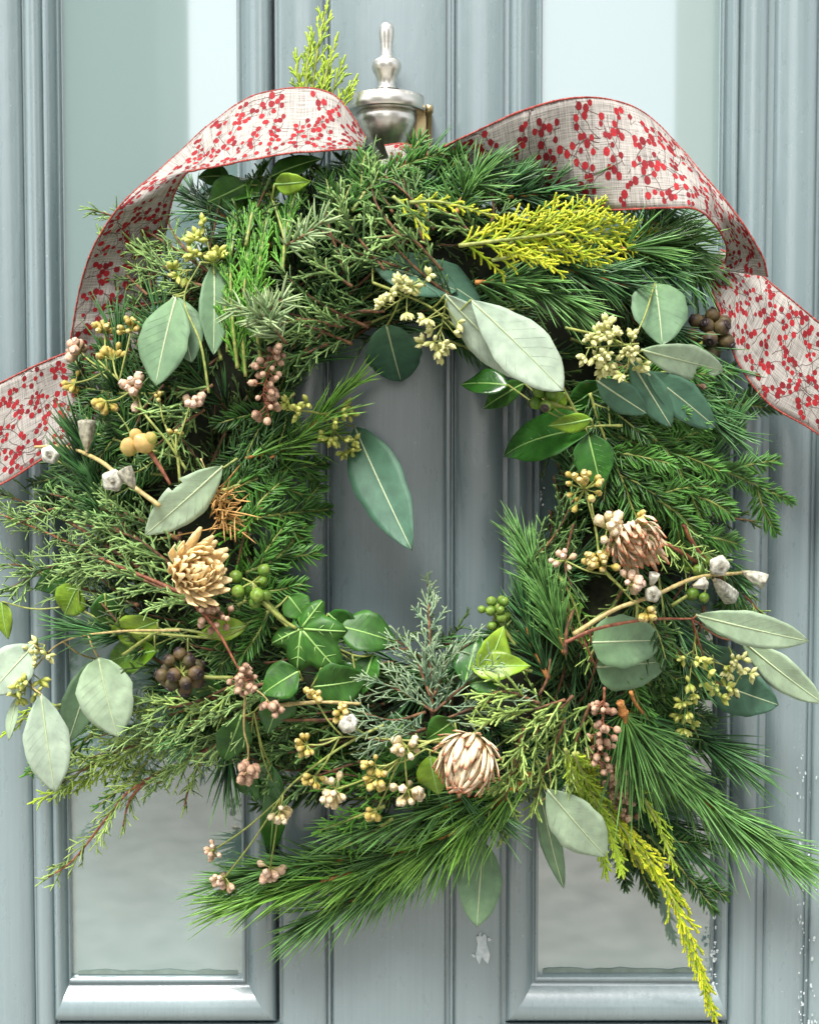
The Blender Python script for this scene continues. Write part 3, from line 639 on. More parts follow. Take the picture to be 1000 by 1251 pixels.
spray([(470, 985), (430, 1000), (390, 1015)], 26, 'green', side=30, gap=8, ang=34, sgap=6, slen=13, W=1.9, label='bright green cypress tip above the big pine branch')
spray([(480, 1000), (440, 1025), (395, 1045)], 18, 'green', side=30, gap=8, ang=34, sgap=6, slen=13, W=1.9)
spray([(460, 960), (425, 960), (390, 965)], 12, 'green', side=26, gap=8, ang=34, sgap=6, slen=13, W=1.9)
spray([(250, 860), (180, 915), (110, 950), (45, 978)], 10, 'lime', side=46, gap=9, ang=34, sgap=6, slen=13, W=1.9, label='yellow-green cypress fan low on the left')
spray([(130, 880), (80, 925), (35, 945)], 5, 'green', side=34, gap=8, ang=34, sgap=6, slen=13, W=1.9)
spray([(80, 860), (40, 870), (8, 895)], 5, 'lime', side=26, gap=8, ang=32, sgap=6, slen=12, W=1.5)
spray([(180, 930), (150, 960), (120, 985)], 5, 'green', side=30, gap=8, ang=34, sgap=6, slen=12, W=1.5)
spray([(680, 700), (700, 735), (715, 790)], 18, 'green', side=26, gap=9, ang=30, sgap=7, slen=12, W=1.4)

for q in ([(378, 150, 64), (374, 100, 66), (378, 50, 64)], [(392, 150, 66), (396, 100, 68), (410, 50, 64)], [(408, 160, 66), (420, 125, 68), (432, 100, 64)]):
    spray(q, 0, 'lime', side=26, gap=7, ang=24, sgap=6, slen=12, W=1.9)
for q, mt in (([(400, 880), (330, 890), (270, 880)], 'juni_dark'), ([(420, 900), (350, 920), (290, 920)], 'juni_dark'), ([(470, 860), (400, 870), (340, 880)], 'juni_dark'), ([(520, 950), (450, 950), (390, 940)], 'green'), ([(440, 930), (380, 950), (330, 960)], 'juni_dark'), ([(380, 800), (320, 810), (260, 800)], 'juni_dark')):
    juni(q, 2, mt, 'bark', None, 1.8, side=46, gap=8, sgap=7, W=2.)
# juniper
juni([(265, 745), (200, 715), (130, 685), (60, 652), (0, 628)], 28, 'juni', 'bark_red', 'grey-green juniper with a reddish stem reaching the left edge', 2.8, side=70, gap=9)
juni([(180, 700), (120, 660), (60, 625), (-10, 600)], 14, 'juni', 'bark', None, side=60, gap=9)
juni([(170, 740), (90, 715), (20, 690), (-20, 700)], 12, 'juni', 'bark', None, side=56, gap=9)
juni([(220, 660), (160, 630), (90, 610)], 14, 'juni', 'bark', None, side=50, gap=9)
juni([(345, 830), (270, 850), (190, 880), (120, 900)], 26, 'juni', 'bark', 'grey-green juniper spray low on the left', side=64, gap=9)
juni([(275, 905), (210, 938), (160, 965), (130, 1000), (90, 1050), (55, 1075)], 26, 'juni_lime', 'bark_red', 'drooping juniper twig with a bare brown stem at the lower left', 3.2, side=44, gap=9)
juni([(320, 870), (260, 900), (200, 915)], 14, 'juni', 'bark', None, side=60, gap=9)
juni([(190, 945), (160, 975), (150, 1010)], 14, 'juni_lime', 'bark_red', None, side=30, gap=10)
juni([(250, 920), (232, 960), (225, 985)], 14, 'juni_lime', 'bark_red', None, 1.6, side=30, gap=10)
spray([(528, 880), (526, 820), (524, 760), (522, 706)], 30, 'juni_blue', 'juniper_sprig', 'bark', 2.4, 'blue-grey juniper tip standing up in the opening', side=52, gap=5, ang=40, sgap=6, slen=12, W=1.9, planar=0, beads=3, prof='cone', taper=.3)
for q in ([(530, 870), (490, 845), (455, 830)], [(530, 870), (570, 835), (600, 820)], [(520, 870), (480, 880), (440, 870)], [(540, 880), (590, 860), (625, 850)], [(525, 850), (505, 800), (480, 780)], [(530, 850), (550, 805), (575, 785)], [(520, 890), (470, 905), (440, 900)]):
    juni(q, 36, 'juni_blue', 'bark', None, 1.8, side=48, gap=7, sgap=7)
for q in ([(690, 855), (640, 870), (590, 880)], [(700, 850), (650, 900), (625, 950)], [(690, 880), (670, 930), (650, 985)], [(660, 860), (620, 845), (590, 850)], [(640, 890), (620, 960), (615, 1020)], [(720, 860), (700, 920), (705, 960)]):
    juni(q, 46, 'juni_lime', 'bark', None, 2., side=44, gap=8, sgap=7, W=2.)
for q in ([(560, 370), (500, 320), (450, 260)], [(500, 330), (440, 310), (390, 280)], [(450, 400), (390, 370), (340, 330)], [(480, 260), (450, 215), (440, 185)], [(520, 300), (500, 250), (490, 205)], [(430, 420), (380, 400), (330, 390)], [(560, 300), (600, 270), (600, 230)], [(420, 330), (400, 270), (395, 220)], [(470, 380), (420, 385), (370, 430)]):
    juni(q, 26, rs.choice(['juni_dark', 'juni', 'juni_dark']), 'bark', None, 2., side=48, gap=8)
for q, of in (([(300, 460), (296, 400), (300, 330), (305, 270)], 34), ([(278, 430), (275, 370), (278, 300)], 30), ([(318, 440), (312, 380), (320, 300), (335, 230)], 36), ([(345, 330), (350, 280), (362, 230)], 30), ([(300, 300), (310, 250), (320, 205)], 40)):
    spray(q, of, 'green', side=34, gap=6, ang=15, sgap=6, slen=18, W=2., prof='even')
juni([(260, 335), (200, 295), (150, 268), (112, 256)], 26, 'olive', 'bark', 'olive juniper tip beside the left ribbon', 2., side=34, gap=8, ang=34)
juni([(250, 350), (200, 335), (150, 320)], 22, 'olive', 'bark', None, 2., side=40, gap=8)
juni([(240, 320), (215, 290), (200, 260)], 20, 'olive', 'bark', None, 2., side=30, gap=8)
juni([(720, 800), (700, 770), (690, 735)], 16, 'juni_lime', 'bark', None, 1.8, side=30, gap=8)
juni([(790, 650), (840, 680), (900, 720), (935, 755)], 20, 'juni_lime', 'bark_red', 'juniper sprig with reddish stem at the right side', 2.6, side=36, gap=10)
juni([(835, 640), (850, 670), (880, 700)], 26, 'juni', 'bark_red', None, 3, side=26, gap=10)
juni([(760, 720), (740, 760), (720, 810)], 20, 'juni_lime', 'bark', None, 1.8, side=30, gap=9)
juni([(860, 740), (850, 790), (840, 830)], 6, 'juni', 'bark', None, 1.8, side=36, gap=9)
juni([(700, 640), (690, 690), (700, 720)], 16, 'juni_dark', 'bark', None, 1.8, side=36, gap=8)
juni([(300, 800), (240, 790), (200, 770)], 12, 'juni', 'bark', None, 1.8, side=36, gap=9)
juni([(200, 470), (170, 510), (165, 560)], 10, 'juni', 'bark', None, 1.8, side=36, gap=9)
juni([(230, 480), (215, 520), (240, 560)], 14, 'juni', 'bark', None, 1.8, side=36, gap=9)

# yew and fir
yew([(690, 500), (770, 540), (860, 565), (965, 612)], 12, label='dark yew branch reaching out to the right', side=6, ln=90)
yew([(730, 450), (800, 480), (880, 490), (950, 500)], 2, side=5, ln=80)
yew([(710, 540), (770, 590), (830, 630), (880, 690)], 16, side=5, ln=70)
yew([(760, 500), (820, 560), (860, 640)], 18, side=5, ln=70)
yew([(720, 480), (740, 540), (770, 610)], 18, mat='yew_dark', side=5, ln=60)
yew([(280, 640), (330, 630), (402, 622)], 22, label='yew twig pointing into the opening from the left', side=3, ln=56)
yew([(270, 600), (330, 580), (398, 565)], 14, side=4, ln=56)
yew([(300, 700), (340, 680), (375, 640)], 16, side=3, ln=50)
yew([(290, 740), (320, 720), (345, 690)], 8, side=3, ln=50)
yew([(360, 480), (320, 520), (290, 580)], 8, mat='yew_dark', side=4, ln=60)
yew([(430, 258), (455, 225), (500, 200), (545, 185)], 30, label='dark yew twig at the top in front of the knocker', side=3, ln=44)
yew([(410, 270), (425, 235), (440, 200)], 30, mat='yew_dark', side=3, ln=44)
yew([(220, 560), (150, 540), (90, 520)], 6, mat='yew_dark', side=4, ln=60)
yew([(200, 580), (120, 575), (40, 590)], -4, mat='yew_dark', side=5, ln=70)
yew([(200, 480), (140, 480), (85, 470)], 0, mat='yew_dark', side=4, ln=60)
yew([(560, 930), (500, 935), (440, 930)], -4, side=3, ln=50)
yew([(770, 840), (820, 860), (870, 880)], 10, mat='yew_dark', side=4, ln=60)
yew([(730, 800), (780, 830), (830, 850)], 12, side=4, ln=60)
yew([(790, 1020), (830, 1060), (872, 1112)], 14, mat='yew_dark', side=3, ln=56, L=19)
yew([(740, 980), (770, 1040), (800, 1100)], -4, mat='yew_dark', side=3, ln=56, L=19)
yew([(340, 740), (290, 770), (250, 800)], 6, side=3, ln=56)
yew([(800, 740), (790, 790), (810, 840)], 20, mat='yew_dark', side=3, ln=40)
yew([(880, 700), (900, 740), (920, 780)], -2, side=3, ln=40)
for q in ([(300, 400), (322, 385), (345, 365)], [(350, 300), (375, 285), (395, 270)], [(330, 400), (310, 380), (285, 375)], [(350, 420), (335, 400), (330, 375)]):
    p = path(q, 60); o = stem(p, 1.8, 1.2, 'bark', 'fir_sprig', 'pale fir tips with star-set needles'); sub(o, 'needles', whorl_mb(p, 27, 46), 'fir')

# eucalyptus
euc([(255, 480), (245, 420), (225, 365), (245, 320)], [((215, 362), (188, 470), 58, 'euc_mid', dict(roll=.25)), ((212, 360), (234, 441), 44, 'euc_mid', dict(roll=-.2, h=46)), ((262, 320), (262, 432), 35, 'euc_mid', dict(roll=-.35, h=40))], 62, label='eucalyptus with three grey-green leaves at the upper left', seeds=[((262, 335), (250, 280), 9, 5, 22, 'seed_green', 40), ((235, 330), (215, 330), 4, 4, 14, 'seed_green', 36)])
euc([(455, 345), (520, 372), (570, 410), (640, 455)], [((472, 398), (490, 469), 64, 'euc_dark', dict(shape=(.85, .7), roll=.1, h=10)), ((543, 360), (650, 470), 46, 'euc_silver', dict(roll=.5, h=58)), ((575, 366), (690, 476), 62, 'euc_silver', dict(roll=-.2, h=66, fold=.08, shape=(1.2, .75))), ((455, 322), (560, 352), 58, 'euc_dark', dict(roll=-.6, h=22)), ((500, 320), (590, 370), 55, 'euc_dark', dict(roll=-.7, h=10))], 40, label='eucalyptus with two large silver leaves above the opening', seeds=[((515, 350), (470, 378), 8, 5, 22, 'seed', 52), ((520, 350), (510, 340), 4, 5, 18, 'seed', 56), ((545, 365), (535, 425), 12, 5, 24, 'seed', 60)])
euc([(690, 400), (750, 415), (790, 440)], [((785, 428), (890, 455), 38, 'euc_pale', dict(roll=.2, h=86)), ((770, 440), (820, 523), 36, 'euc_dark', dict(roll=.3, h=52)), ((790, 455), (878, 523), 42, 'euc_dark', dict(roll=-.2, h=60)), ((728, 464), (790, 506), 34, 'euc_dark', dict(roll=.3, h=46)), ((800, 345), (810, 420), 66, 'euc_mid', dict(shape=(.8, .65), roll=-.2, h=40))], 48, label='eucalyptus at the right with a dense pale seed head', seeds=[((780, 420), (715, 425), 15, 6, 26, 'seed', 62), ((770, 425), (765, 455), 5, 5, 20, 'seed', 58), ((745, 410), (735, 400), 4, 5, 18, 'seed', 60)])
euc([(350, 500), (390, 505), (425, 520)], [((432, 520), (500, 670), 62, 'euc_dark', dict(roll=.15, shape=(.9, .8), h=36, h2=120))], 40, label='single dark eucalyptus leaf hanging into the opening', seeds=[((395, 510), (425, 545), 8, 5, 18, 'seed_green', 46), ((395, 505), (425, 505), 4, 4, 14, 'seed_green', 46), ((375, 490), (350, 500), 5, 4, 14, 'seed_green', 40)])
euc([(290, 560), (272, 572), (262, 580)], [((272, 570), (176, 656), 46, 'euc_pale', dict(roll=-.25, bite=(.42, 1, .06), h=56, shape=(.95, .85)))], 46, label='grey-green eucalyptus leaf with a bitten edge at the left')
euc([(690, 785), (730, 768), (790, 757), (845, 756)], [((850, 752), (991, 786), 40, 'euc_pale', dict(roll=.15, h=56, h2=110)), ((905, 782), (1004, 862), 42, 'euc_pale', dict(roll=.5, h=40, h2=80)), ((722, 785), (812, 782), 58, 'euc_mid', dict(roll=-.15, shape=(.7, .6), h=38)), ((728, 815), (818, 808), 58, 'euc_mid', dict(roll=.1, shape=(.7, .6), h=30)), ((868, 832), (950, 862), 58, 'euc_dark', dict(roll=.1, shape=(.75, .65), h=26, h2=60)), ((850, 790), (900, 825), 46, 'euc_dark', dict(roll=.3, h=10))], 52, 'bark_red', 2.4, 'eucalyptus on a red-brown stem at the right', seeds=[((850, 770), (835, 880), 14, 5, 24, 'seed_green', 52), ((890, 790), (905, 830), 7, 5, 20, 'seed', 60), ((870, 800), (875, 850), 6, 5, 20, 'seed_green', 56)])
euc([(220, 770), (140, 772), (75, 785), (30, 830)], [((120, 803), (142, 902), 68, 'euc_pale', dict(roll=.15, shape=(.85, .7), h=84)), ((116, 805), (84, 908), 46, 'euc_mid', dict(roll=-.35, h=30)), ((50, 848), (66, 970), 53, 'euc_silver', dict(roll=-.1, h=80)), ((42, 788), (-14, 848), 54, 'euc_silver', dict(roll=.2, h=70)), ((22, 850), (8, 905), 18, 'euc_pale', dict(roll=.6, h=60))], 56, 'bark_pale', 1.7, 'eucalyptus with two pale drop-shaped leaves hanging at the far left', seeds=[((55, 788), (48, 805), 6, 5, 18, 'seed', 62), ((35, 815), (30, 850), 8, 5, 20, 'seed_green', 66)])
euc([(655, 930), (662, 950), (668, 962)], [((668, 965), (741, 1050), 56, 'euc_pale', dict(roll=.1, h=64, h2=110)), ((658, 960), (686, 1090), 27, 'euc_mid', dict(roll=.5, h=10, h2=60))], 48, label='pale eucalyptus leaf slanting down at the bottom')
euc([(610, 990), (600, 1010), (590, 1028)], [((590, 1028), (582, 1134), 51, 'euc_mid', dict(roll=.1, h=24, h2=70, shape=(.95, .75)))], 24, label='grey-green eucalyptus leaf hanging straight down at the bottom')

# ivy, laurel and other broad leaves
def leafy(label, name, stempts, leaves, off=34, mat='bark_green', r=1.8):
    p = path(stempts, off); o = stem(p, r, r*.6, mat, name, label, .05); sm = MB()
    for lf in leaves:
        pb, pt, wd, mt = lf[:4]; kw = dict(fold=.2, curl=.12, wave=.12, vmat='vein_green', shape=(.74, 1.)); kw.update(lf[4] if len(lf) > 4 else {}); h = kw.pop('h', off); h2 = kw.pop('h2', h)
        a = PX(pb, h); b = PX(pt, h2); j = np.argmin(np.linalg.norm(p-a, axis=1)); stalk(sm, p[j], a, 1.1)
        ivy = kw.pop('ivy', 0)
        if ivy: build('leaf', ivy_mb(a, b, kw.get('roll', 0)), [M[mt], M['vein_green']], o, a, solid=.0003)
        else: leafpart(o, a, b, wd, mt, **kw)
    if sm.n: sub(o, 'leaf_stalks', sm, mat)
    return o
def ivy_mb(pb, pt, roll=0.):
    """five-lobed ivy blade, rings out from the stalk, with the lobes' veins standing proud"""
    mb = MB(); ax = np.asarray(pt)-pb; L = np.linalg.norm(ax); ax = ax/L; n0 = unit(np.array([0, -1., 0])-ax*np.dot(ax, (0, -1., 0))); sd = np.cross(ax, n0)
    n1 = n0*math.cos(roll)+sd*math.sin(roll); sd = np.cross(ax, n1); lob = [(0, 1.), (.82, .78), (-.82, .78), (1.8, .6), (-1.8, .6)]
    def rad(t): return max(.26+.1*math.cos(t), max(l*(1-.5*min(1.6, abs(t-a)/.62)) for a, l in lob))
    def pos(t, f):
        r = rad(t)*f*L; return pb+ax*r*math.cos(t)+sd*r*math.sin(t)+n1*(.1*L*abs(math.sin(t))*f-.16*L*f*f+.02*L*math.sin(5*t)*f)
    na, nr = 48, 6; ts = np.linspace(-math.pi+.12, math.pi-.12, na); V = [pos(t, f) for f in np.linspace(.02, 1, nr) for t in ts]
    mb.add(V, [[i*na+j, i*na+j+1, (i+1)*na+j+1, (i+1)*na+j] for i in range(nr-1) for j in range(na-1)], np.clip(.5+.2*rs.randn(len(V)), 0, 1))
    for a, l in lob:
        tube(mb, np.array([pos(a*(1-.0*f), f)+n1*.5*S for f in np.linspace(.05, .93, 7)]), np.linspace(1.2, .4, 7)*S, 4, mat=1, cap=False)
        for f0 in (.35, .6):
            for sg in (-1, 1): tube(mb, np.array([pos(a, f0)+n1*.4*S, pos(a+sg*.22, min(1, f0+.25))*1+n1*.3*S]), .5*S, 3, mat=1, cap=False)
    return mb
leafy('large glossy dark leaf at the upper right of the opening', 'laurel_sprig', [(760, 520), (735, 520), (715, 522)], [((722, 520), (597, 550), 58, 'laurel', dict(roll=.5, h=40, h2=60, curl=.2)), ((722, 512), (668, 522), 22, 'ivy_lime', dict(roll=-.3, h=46)), ((718, 530), (735, 600), 44, 'laurel', dict(roll=.2)), ((740, 470), (690, 500), 40, 'laurel', dict(roll=-.4, h=10)), ((620, 470), (560, 466), 34, 'laurel', dict(roll=.5, h=14)), ((640, 468), (584, 500), 26, 'ivy', dict(roll=.3, h=16)), ((690, 480), (672, 500), 18, 'ivy_lime', dict(h=40)), ((660, 415), (672, 440), 16, 'ivy_lime', dict(h=30))])  # first lime leaf paints in the lit upper lobe of the laurel
leafy('ivy with a veined lobed leaf at the lower left of the opening', 'ivy_sprig', [(320, 735), (345, 760), (360, 770), (430, 800)], [((368, 768), (415, 826), 60, 'ivy', dict(ivy=1, roll=.1, h=50)), ((352, 728), (375, 758), 34, 'ivy', dict(roll=-.3, h=40)), ((415, 765), (490, 785), 50, 'ivy', dict(roll=-.5, h=32)), ((400, 750), (440, 780), 40, 'laurel', dict(roll=.3, h=22)), ((380, 840), (455, 830), 52, 'ivy', dict(roll=.2, h=34)), ((440, 845), (400, 810), 40, 'laurel', dict(roll=.3, h=22)), ((455, 800), (440, 850), 36, 'ivy', dict(roll=.6, h=26))], 40)
leafy(None, 'ivy_sprig', [(370, 830), (340, 840), (310, 870)], [((365, 820), (318, 848), 44, 'ivy', dict(roll=.4, h=44)), ((345, 835), (328, 900), 44, 'laurel', dict(roll=-.4, h=34)), ((295, 875), (272, 935), 40, 'ivy', dict(roll=-.2, h=44)), ((330, 935), (318, 1000), 46, 'laurel', dict(roll=.2, h=16)), ((335, 960), (330, 1060), 30, 'laurel', dict(roll=-.2, h=6)), ((300, 940), (310, 985), 30, 'ivy', dict(roll=.4, h=14))])
leafy('ivy with a bright lime leaf right of the blue-grey juniper tip', 'ivy_sprig', [(650, 820), (620, 815), (595, 800)], [((590, 825), (618, 765), 40, 'ivy_lime', dict(roll=.3, h=44)), ((575, 815), (648, 812), 34, 'ivy_lime', dict(roll=-.4, h=46)), ((568, 835), (585, 770), 36, 'laurel', dict(roll=-.3, h=36)), ((610, 830), (570, 835), 32, 'ivy', dict(roll=.3, h=36))])
leafy('lime green leaves at the left behind the hanging eucalyptus', 'leafy_sprig', [(260, 780), (200, 775), (150, 770), (90, 740)], [((192, 760), (128, 782), 40, 'ivy_lime', dict(roll=-.3, h=30)), ((190, 795), (122, 808), 42, 'ivy_lime', dict(roll=.35, h=28)), ((96, 715), (76, 755), 42, 'ivy_lime', dict(roll=.2, h=26)), ((128, 725), (134, 765), 38, 'ivy', dict(roll=-.3, h=26)), ((2, 735), (8, 782), 26, 'ivy_lime', dict(roll=.2, h=10)), ((232, 830), (275, 850), 30, 'ivy', dict(roll=.3, h=24)), ((300, 765), (240, 775), 26, 'ivy_lime', dict(roll=.3, h=26)), ((90, 700), (40, 720), 36, 'laurel', dict(h=4)), ((150, 745), (110, 790), 40, 'laurel', dict(h=6))], 26)
leafy('glossy green leaves under the left ribbon', 'leafy_sprig', [(350, 300), (335, 250), (320, 215)], [((325, 235), (236, 232), 40, 'ivy', dict(roll=.6, h=50)), ((300, 225), (252, 248), 40, 'ivy', dict(roll=-.3, h=60)), ((335, 225), (378, 222), 24, 'ivy_lime', dict(roll=.4, h=66)), ((330, 215), (392, 190), 28, 'ivy', dict(roll=-.4, h=56)), ((340, 245), (330, 300), 30, 'laurel', dict(roll=.3, h=20)), ((280, 215), (240, 215), 26, 'ivy', dict(roll=.3, h=40))], 40)
leafy('small yellow-green leaves beside the lowest dried flower', 'leafy_sprig', [(560, 905), (540, 920), (520, 915)], [((525, 925), (535, 975), 36, 'ivy_lime', dict(roll=.2, h=50)), ((555, 880), (520, 905), 40, 'ivy', dict(roll=-.3, h=34)), ((500, 880), (470, 905), 36, 'ivy', dict(roll=.3, h=20)), ((505, 905), (480, 945), 36, 'ivy', dict(roll=.3, h=24)), ((470, 935), (440, 950), 30, 'ivy', dict(h=22))])

# dried protea flowers
def protea(c, toward, r, n, mat, label, off=66, open_=.9, rag=.25, wid=7, tipc=0.):
    c0 = PX(c, off); ax = unit(np.array([toward[0], -toward[2], -toward[1]], float)); core = MB()
    ball(core, c0, r*.42*S, 14, 10, .3, 0, ax, .9)
    o = build('protea_flower', core, M['straw'], wreath, c0, label=label); h = unit(np.cross(ax, (.3, .2, .9))); b = np.cross(ax, h)
    for i in range(n):
        f = (i+.5)/n; th = i*2.39996; el = math.acos(1-f*open_*1.15)  # outer bracts lie back, inner ones close up
        d = h*math.cos(th)+b*math.sin(th); L = r*S*(.62+.5*f)*rnd(1-rag, 1+rag*.5)
        up = ax*math.cos(el*.9)+d*math.sin(el*.9); st0 = c0+d*r*S*.16*f-ax*r*.25*S*f; wdir = np.cross(up, d if abs(np.dot(up, d)) < .98 else h); wdir = unit(wdir); nn = np.cross(wdir, up)
        mb = MB(); us = np.linspace(0, 1, 6); V = []
        for u in us:
            ww = wid*S*(.55+.75*math.sin(math.pi*min(1, u*.8+.05)))*(1 if u < .95 else .45)*.5
            p_ = st0+up*L*u+nn*L*(.16*math.sin(3*u)-.32*u**3*rnd(.3, 1.))*(1 if rag > .2 else -.5)
            for v in (-1, 0, 1): V.append(p_+wdir*ww*v+nn*abs(v)*ww*.45)
        mb.add(V, [[q*3+k, q*3+k+1, (q+1)*3+k+1, (q+1)*3+k] for q in range(5) for k in range(2)], rnd(), np.repeat(us, 3))
        build('bract', mb, M[mat], o, st0, solid=.0006)
    return o
def dome(c, toward, r, rows, mat, label, off=66, wid=8, lift=.12, long_=.9, st=1.1, rag=.1):
    """closed flower head: rows of narrow bracts lying along an egg-shaped core, tips standing off a little"""
    c0 = PX(c, off); ax = unit(np.array([toward[0], -toward[2], -toward[1]], float)); core = MB(); ball(core, c0, r*.86*S, 18, 12, .3, 0, ax, st)
    o = build('protea_flower', core, M['straw'], wreath, c0, label=label); h_ = unit(np.cross(ax, (.3, .2, .9))); b_ = np.cross(ax, h_)
    for q in range(rows):
        th0 = 2.5-2.1*q/rows; n = max(6, int(2*math.pi*math.sin(min(th0, 1.57) if th0 < 1.57 else 1.57)*r*.9/wid*.8))
        for i in range(n):
            a = 2*math.pi*(i+.5*(q % 2)+.25*rs.randn())/n; d = h_*math.cos(a)+b_*math.sin(a); wd = -h_*math.sin(a)+b_*math.cos(a); us = np.linspace(0, 1, 6); V = []; ln = long_*rnd(1-rag, 1+rag); lf = lift*rnd(.4, 1.5)
            for u in us:
                th = th0-ln*u; rr = r*S*(.9+.03*q/rows+lf*u*u); nn = ax*math.cos(th)*st+d*math.sin(th); p_ = c0+nn*rr; ww = wid*S*.5*(.6+.5*math.sin(math.pi*(u*.75+.12)))*(1 if u < .95 else .6)
                for v in (-1, 0, 1): V.append(p_+wd*ww*v+unit(nn)*(1-abs(v))*ww*.5)
            mb = MB(); mb.add(V, [[x*3+k, x*3+k+1, (x+1)*3+k+1, (x+1)*3+k] for x in range(5) for k in range(2)], rnd(), np.repeat(us, 3)); build('bract', mb, M[mat], o, V[0], solid=.0003)
    return o
protea((240, 698), (.7, -.3, .9), 38, 84, 'protea', 'cream ragged dried protea at the left', 62, .75, .3, 8.5)
dome((572, 926), (-.3, .7, .65), 28, 6, 'protea_pink', 'domed dried protea with red-brown bract tips at the bottom', 66, 6, .42, .9, 1.05, .3)
protea((775, 660), (.2, .65, .9), 38, 80, 'protea_pink', 'fan-shaped dried protea with thin curling bracts at the right', 54, .6, .32, 5)
for q, of, mt in (([(240, 720), (170, 660), (100, 640)], 34, 'juni'), ([(230, 735), (150, 700), (80, 700)], 30, 'juni'), ([(150, 650), (80, 620), (20, 640)], 26, 'juni'), ([(140, 690), (70, 690), (10, 720)], 22, 'juni'), ([(200, 650), (120, 620), (50, 600)], 18, 'juni_dark'), ([(210, 690), (150, 640), (130, 600)], 22, 'juni'),
    ([(330, 850), (250, 880), (170, 905)], 34, 'juni'), ([(300, 830), (230, 860), (150, 870)], 30, 'juni_lime'), ([(260, 880), (180, 900), (100, 930)], 22, 'juni_lime'), ([(230, 850), (170, 860), (110, 880)], 20, 'juni'), ([(280, 900), (220, 935), (190, 960)], 24, 'juni'), ([(200, 900), (140, 920), (70, 960)], 18, 'juni_lime'),
    ([(540, 330), (500, 290), (460, 290)], 40, 'juni'), ([(470, 330), (430, 280), (410, 240)], 40, 'juni'), ([(430, 350), (390, 320), (370, 280)], 38, 'juni'), ([(530, 280), (500, 240), (470, 215)], 38, 'juni_dark'), ([(420, 400), (370, 390), (330, 400)], 36, 'juni'), ([(490, 290), (460, 250), (450, 205)], 36, 'juni'), ([(590, 300), (560, 270), (530, 250)], 34, 'juni'), ([(400, 420), (350, 440), (320, 430)], 30, 'juni_dark'),
    ([(180, 360), (150, 330), (130, 290)], 20, 'olive'), ([(230, 350), (180, 310), (150, 290)], 30, 'olive'), ([(250, 500), (220, 520), (190, 545)], 30, 'juni'), ([(260, 470), (230, 490), (200, 500)], 30, 'juni'), ([(320, 620), (300, 650), (290, 690)], 26, 'green'), ([(640, 700), (680, 650), (700, 610)], 24, 'juni_dark'), ([(800, 760), (830, 800), (850, 850)], 26, 'juni')):
    juni(q, of, mt, 'bark', None, 1.8, side=44, gap=8, sgap=7, W=2.)
# dry straw tuft
p = path([(270, 640), (272, 620), (275, 600)], 44); mb = MB(); n = 70
strands(mb, p[rs.randint(len(p), size=n)]+rs.randn(n, 3)*6*S, unit(rs.randn(n, 3)+np.array([0, -.6, -.2])), 17*S*(.6+.6*rs.rand(n)), .9*S, .8*rs.randn(n, 3), 6, 3, None, rs.rand(n))
build('straw_tuft', mb, M['straw'], wreath, p[0], kind='stuff')

# berries, buds and pods
def berrycluster(c, r, n, br, mat, name, off, capm=None, label=None, frm=None, seedn=0):
    c0 = PX(c, off); st = MB()
    if frm: stalk(st, PX(frm, off-20), c0, 2.2, .05)
    pts = []
    for i in range(n*30):
        d = unit(rs.randn(3)+np.array([0, -.55, 0])); q = c0+d*r*S*np.array([1, .7, 1])*rnd(.75, 1.)
        if all(np.linalg.norm(q-x[0]) > br*1.7*S for x in pts): pts.append((q, unit(q-c0)))
        if len(pts) >= n: break
    for q, d in pts: tube(st, np.array([c0, (c0+q)/2+rs.randn(3)*S, q]), 1.1*S, 4, .5, cap=False)
    o = build(name, st, M['bark_green'], wreath, c0, label=label)
    for q, d in pts:
        z = br*S*rnd(.85, 1.12); m = MB(); d = unit(d+.25*rs.randn(3))
        a = np.linspace(0, math.pi*.8, 8); pr = [(-math.cos(t)*z, max(.02*z, math.sin(t)*z)) for t in a]
        lathe(m, q, d, pr, 12, rnd())
        if capm:
            lathe(m, q, d, [(z*.78, z*.6), (z*.9, z*.66), (z*.98, z*.6), (z*.93, z*.42), (z*.9, z*.3), (z*1.12, z*.06)], 12, rnd(), 1)
        else: lathe(m, q, d, [(z*.8, z*.59), (z*.92, z*.4), (z*.98, z*.22), (z*1.1, z*.08), (z*1.12, z*.01)], 12, 1., 0)
        build('berry', m, [M[mat]]+([M[capm]] if capm else []), o, q)
    return o
berrycluster((222, 822), 23, 17, 7.8, 'ivyberry', 'berry_cluster', 58, 'ivycap', 'dark brown ivy berry cluster at the lower left', (285, 828))
berrycluster((866, 410), 26, 14, 9, 'ivyberry', 'berry_cluster', 26, 'ivycap', 'dark ivy berry cluster at the upper right beside the ribbon', (830, 440))
berrycluster((308, 712), 24, 8, 7.2, 'greenberry', 'berry_cluster', 50, None, 'green berries on a yellow stem near the cream dried flower', (355, 765))
berrycluster((604, 748), 19, 11, 5.4, 'greenberry', 'berry_cluster', 34, None, 'small green berries at the lower right edge of the opening', (630, 790))
berrycluster((668, 490), 14, 4, 7, 'greenberry', 'berry_cluster', 50, 'ivycap', None, (700, 500))
berrycluster((862, 708), 26, 7, 7, 'greenberry', 'berry_cluster', 20, None, None, (820, 740))
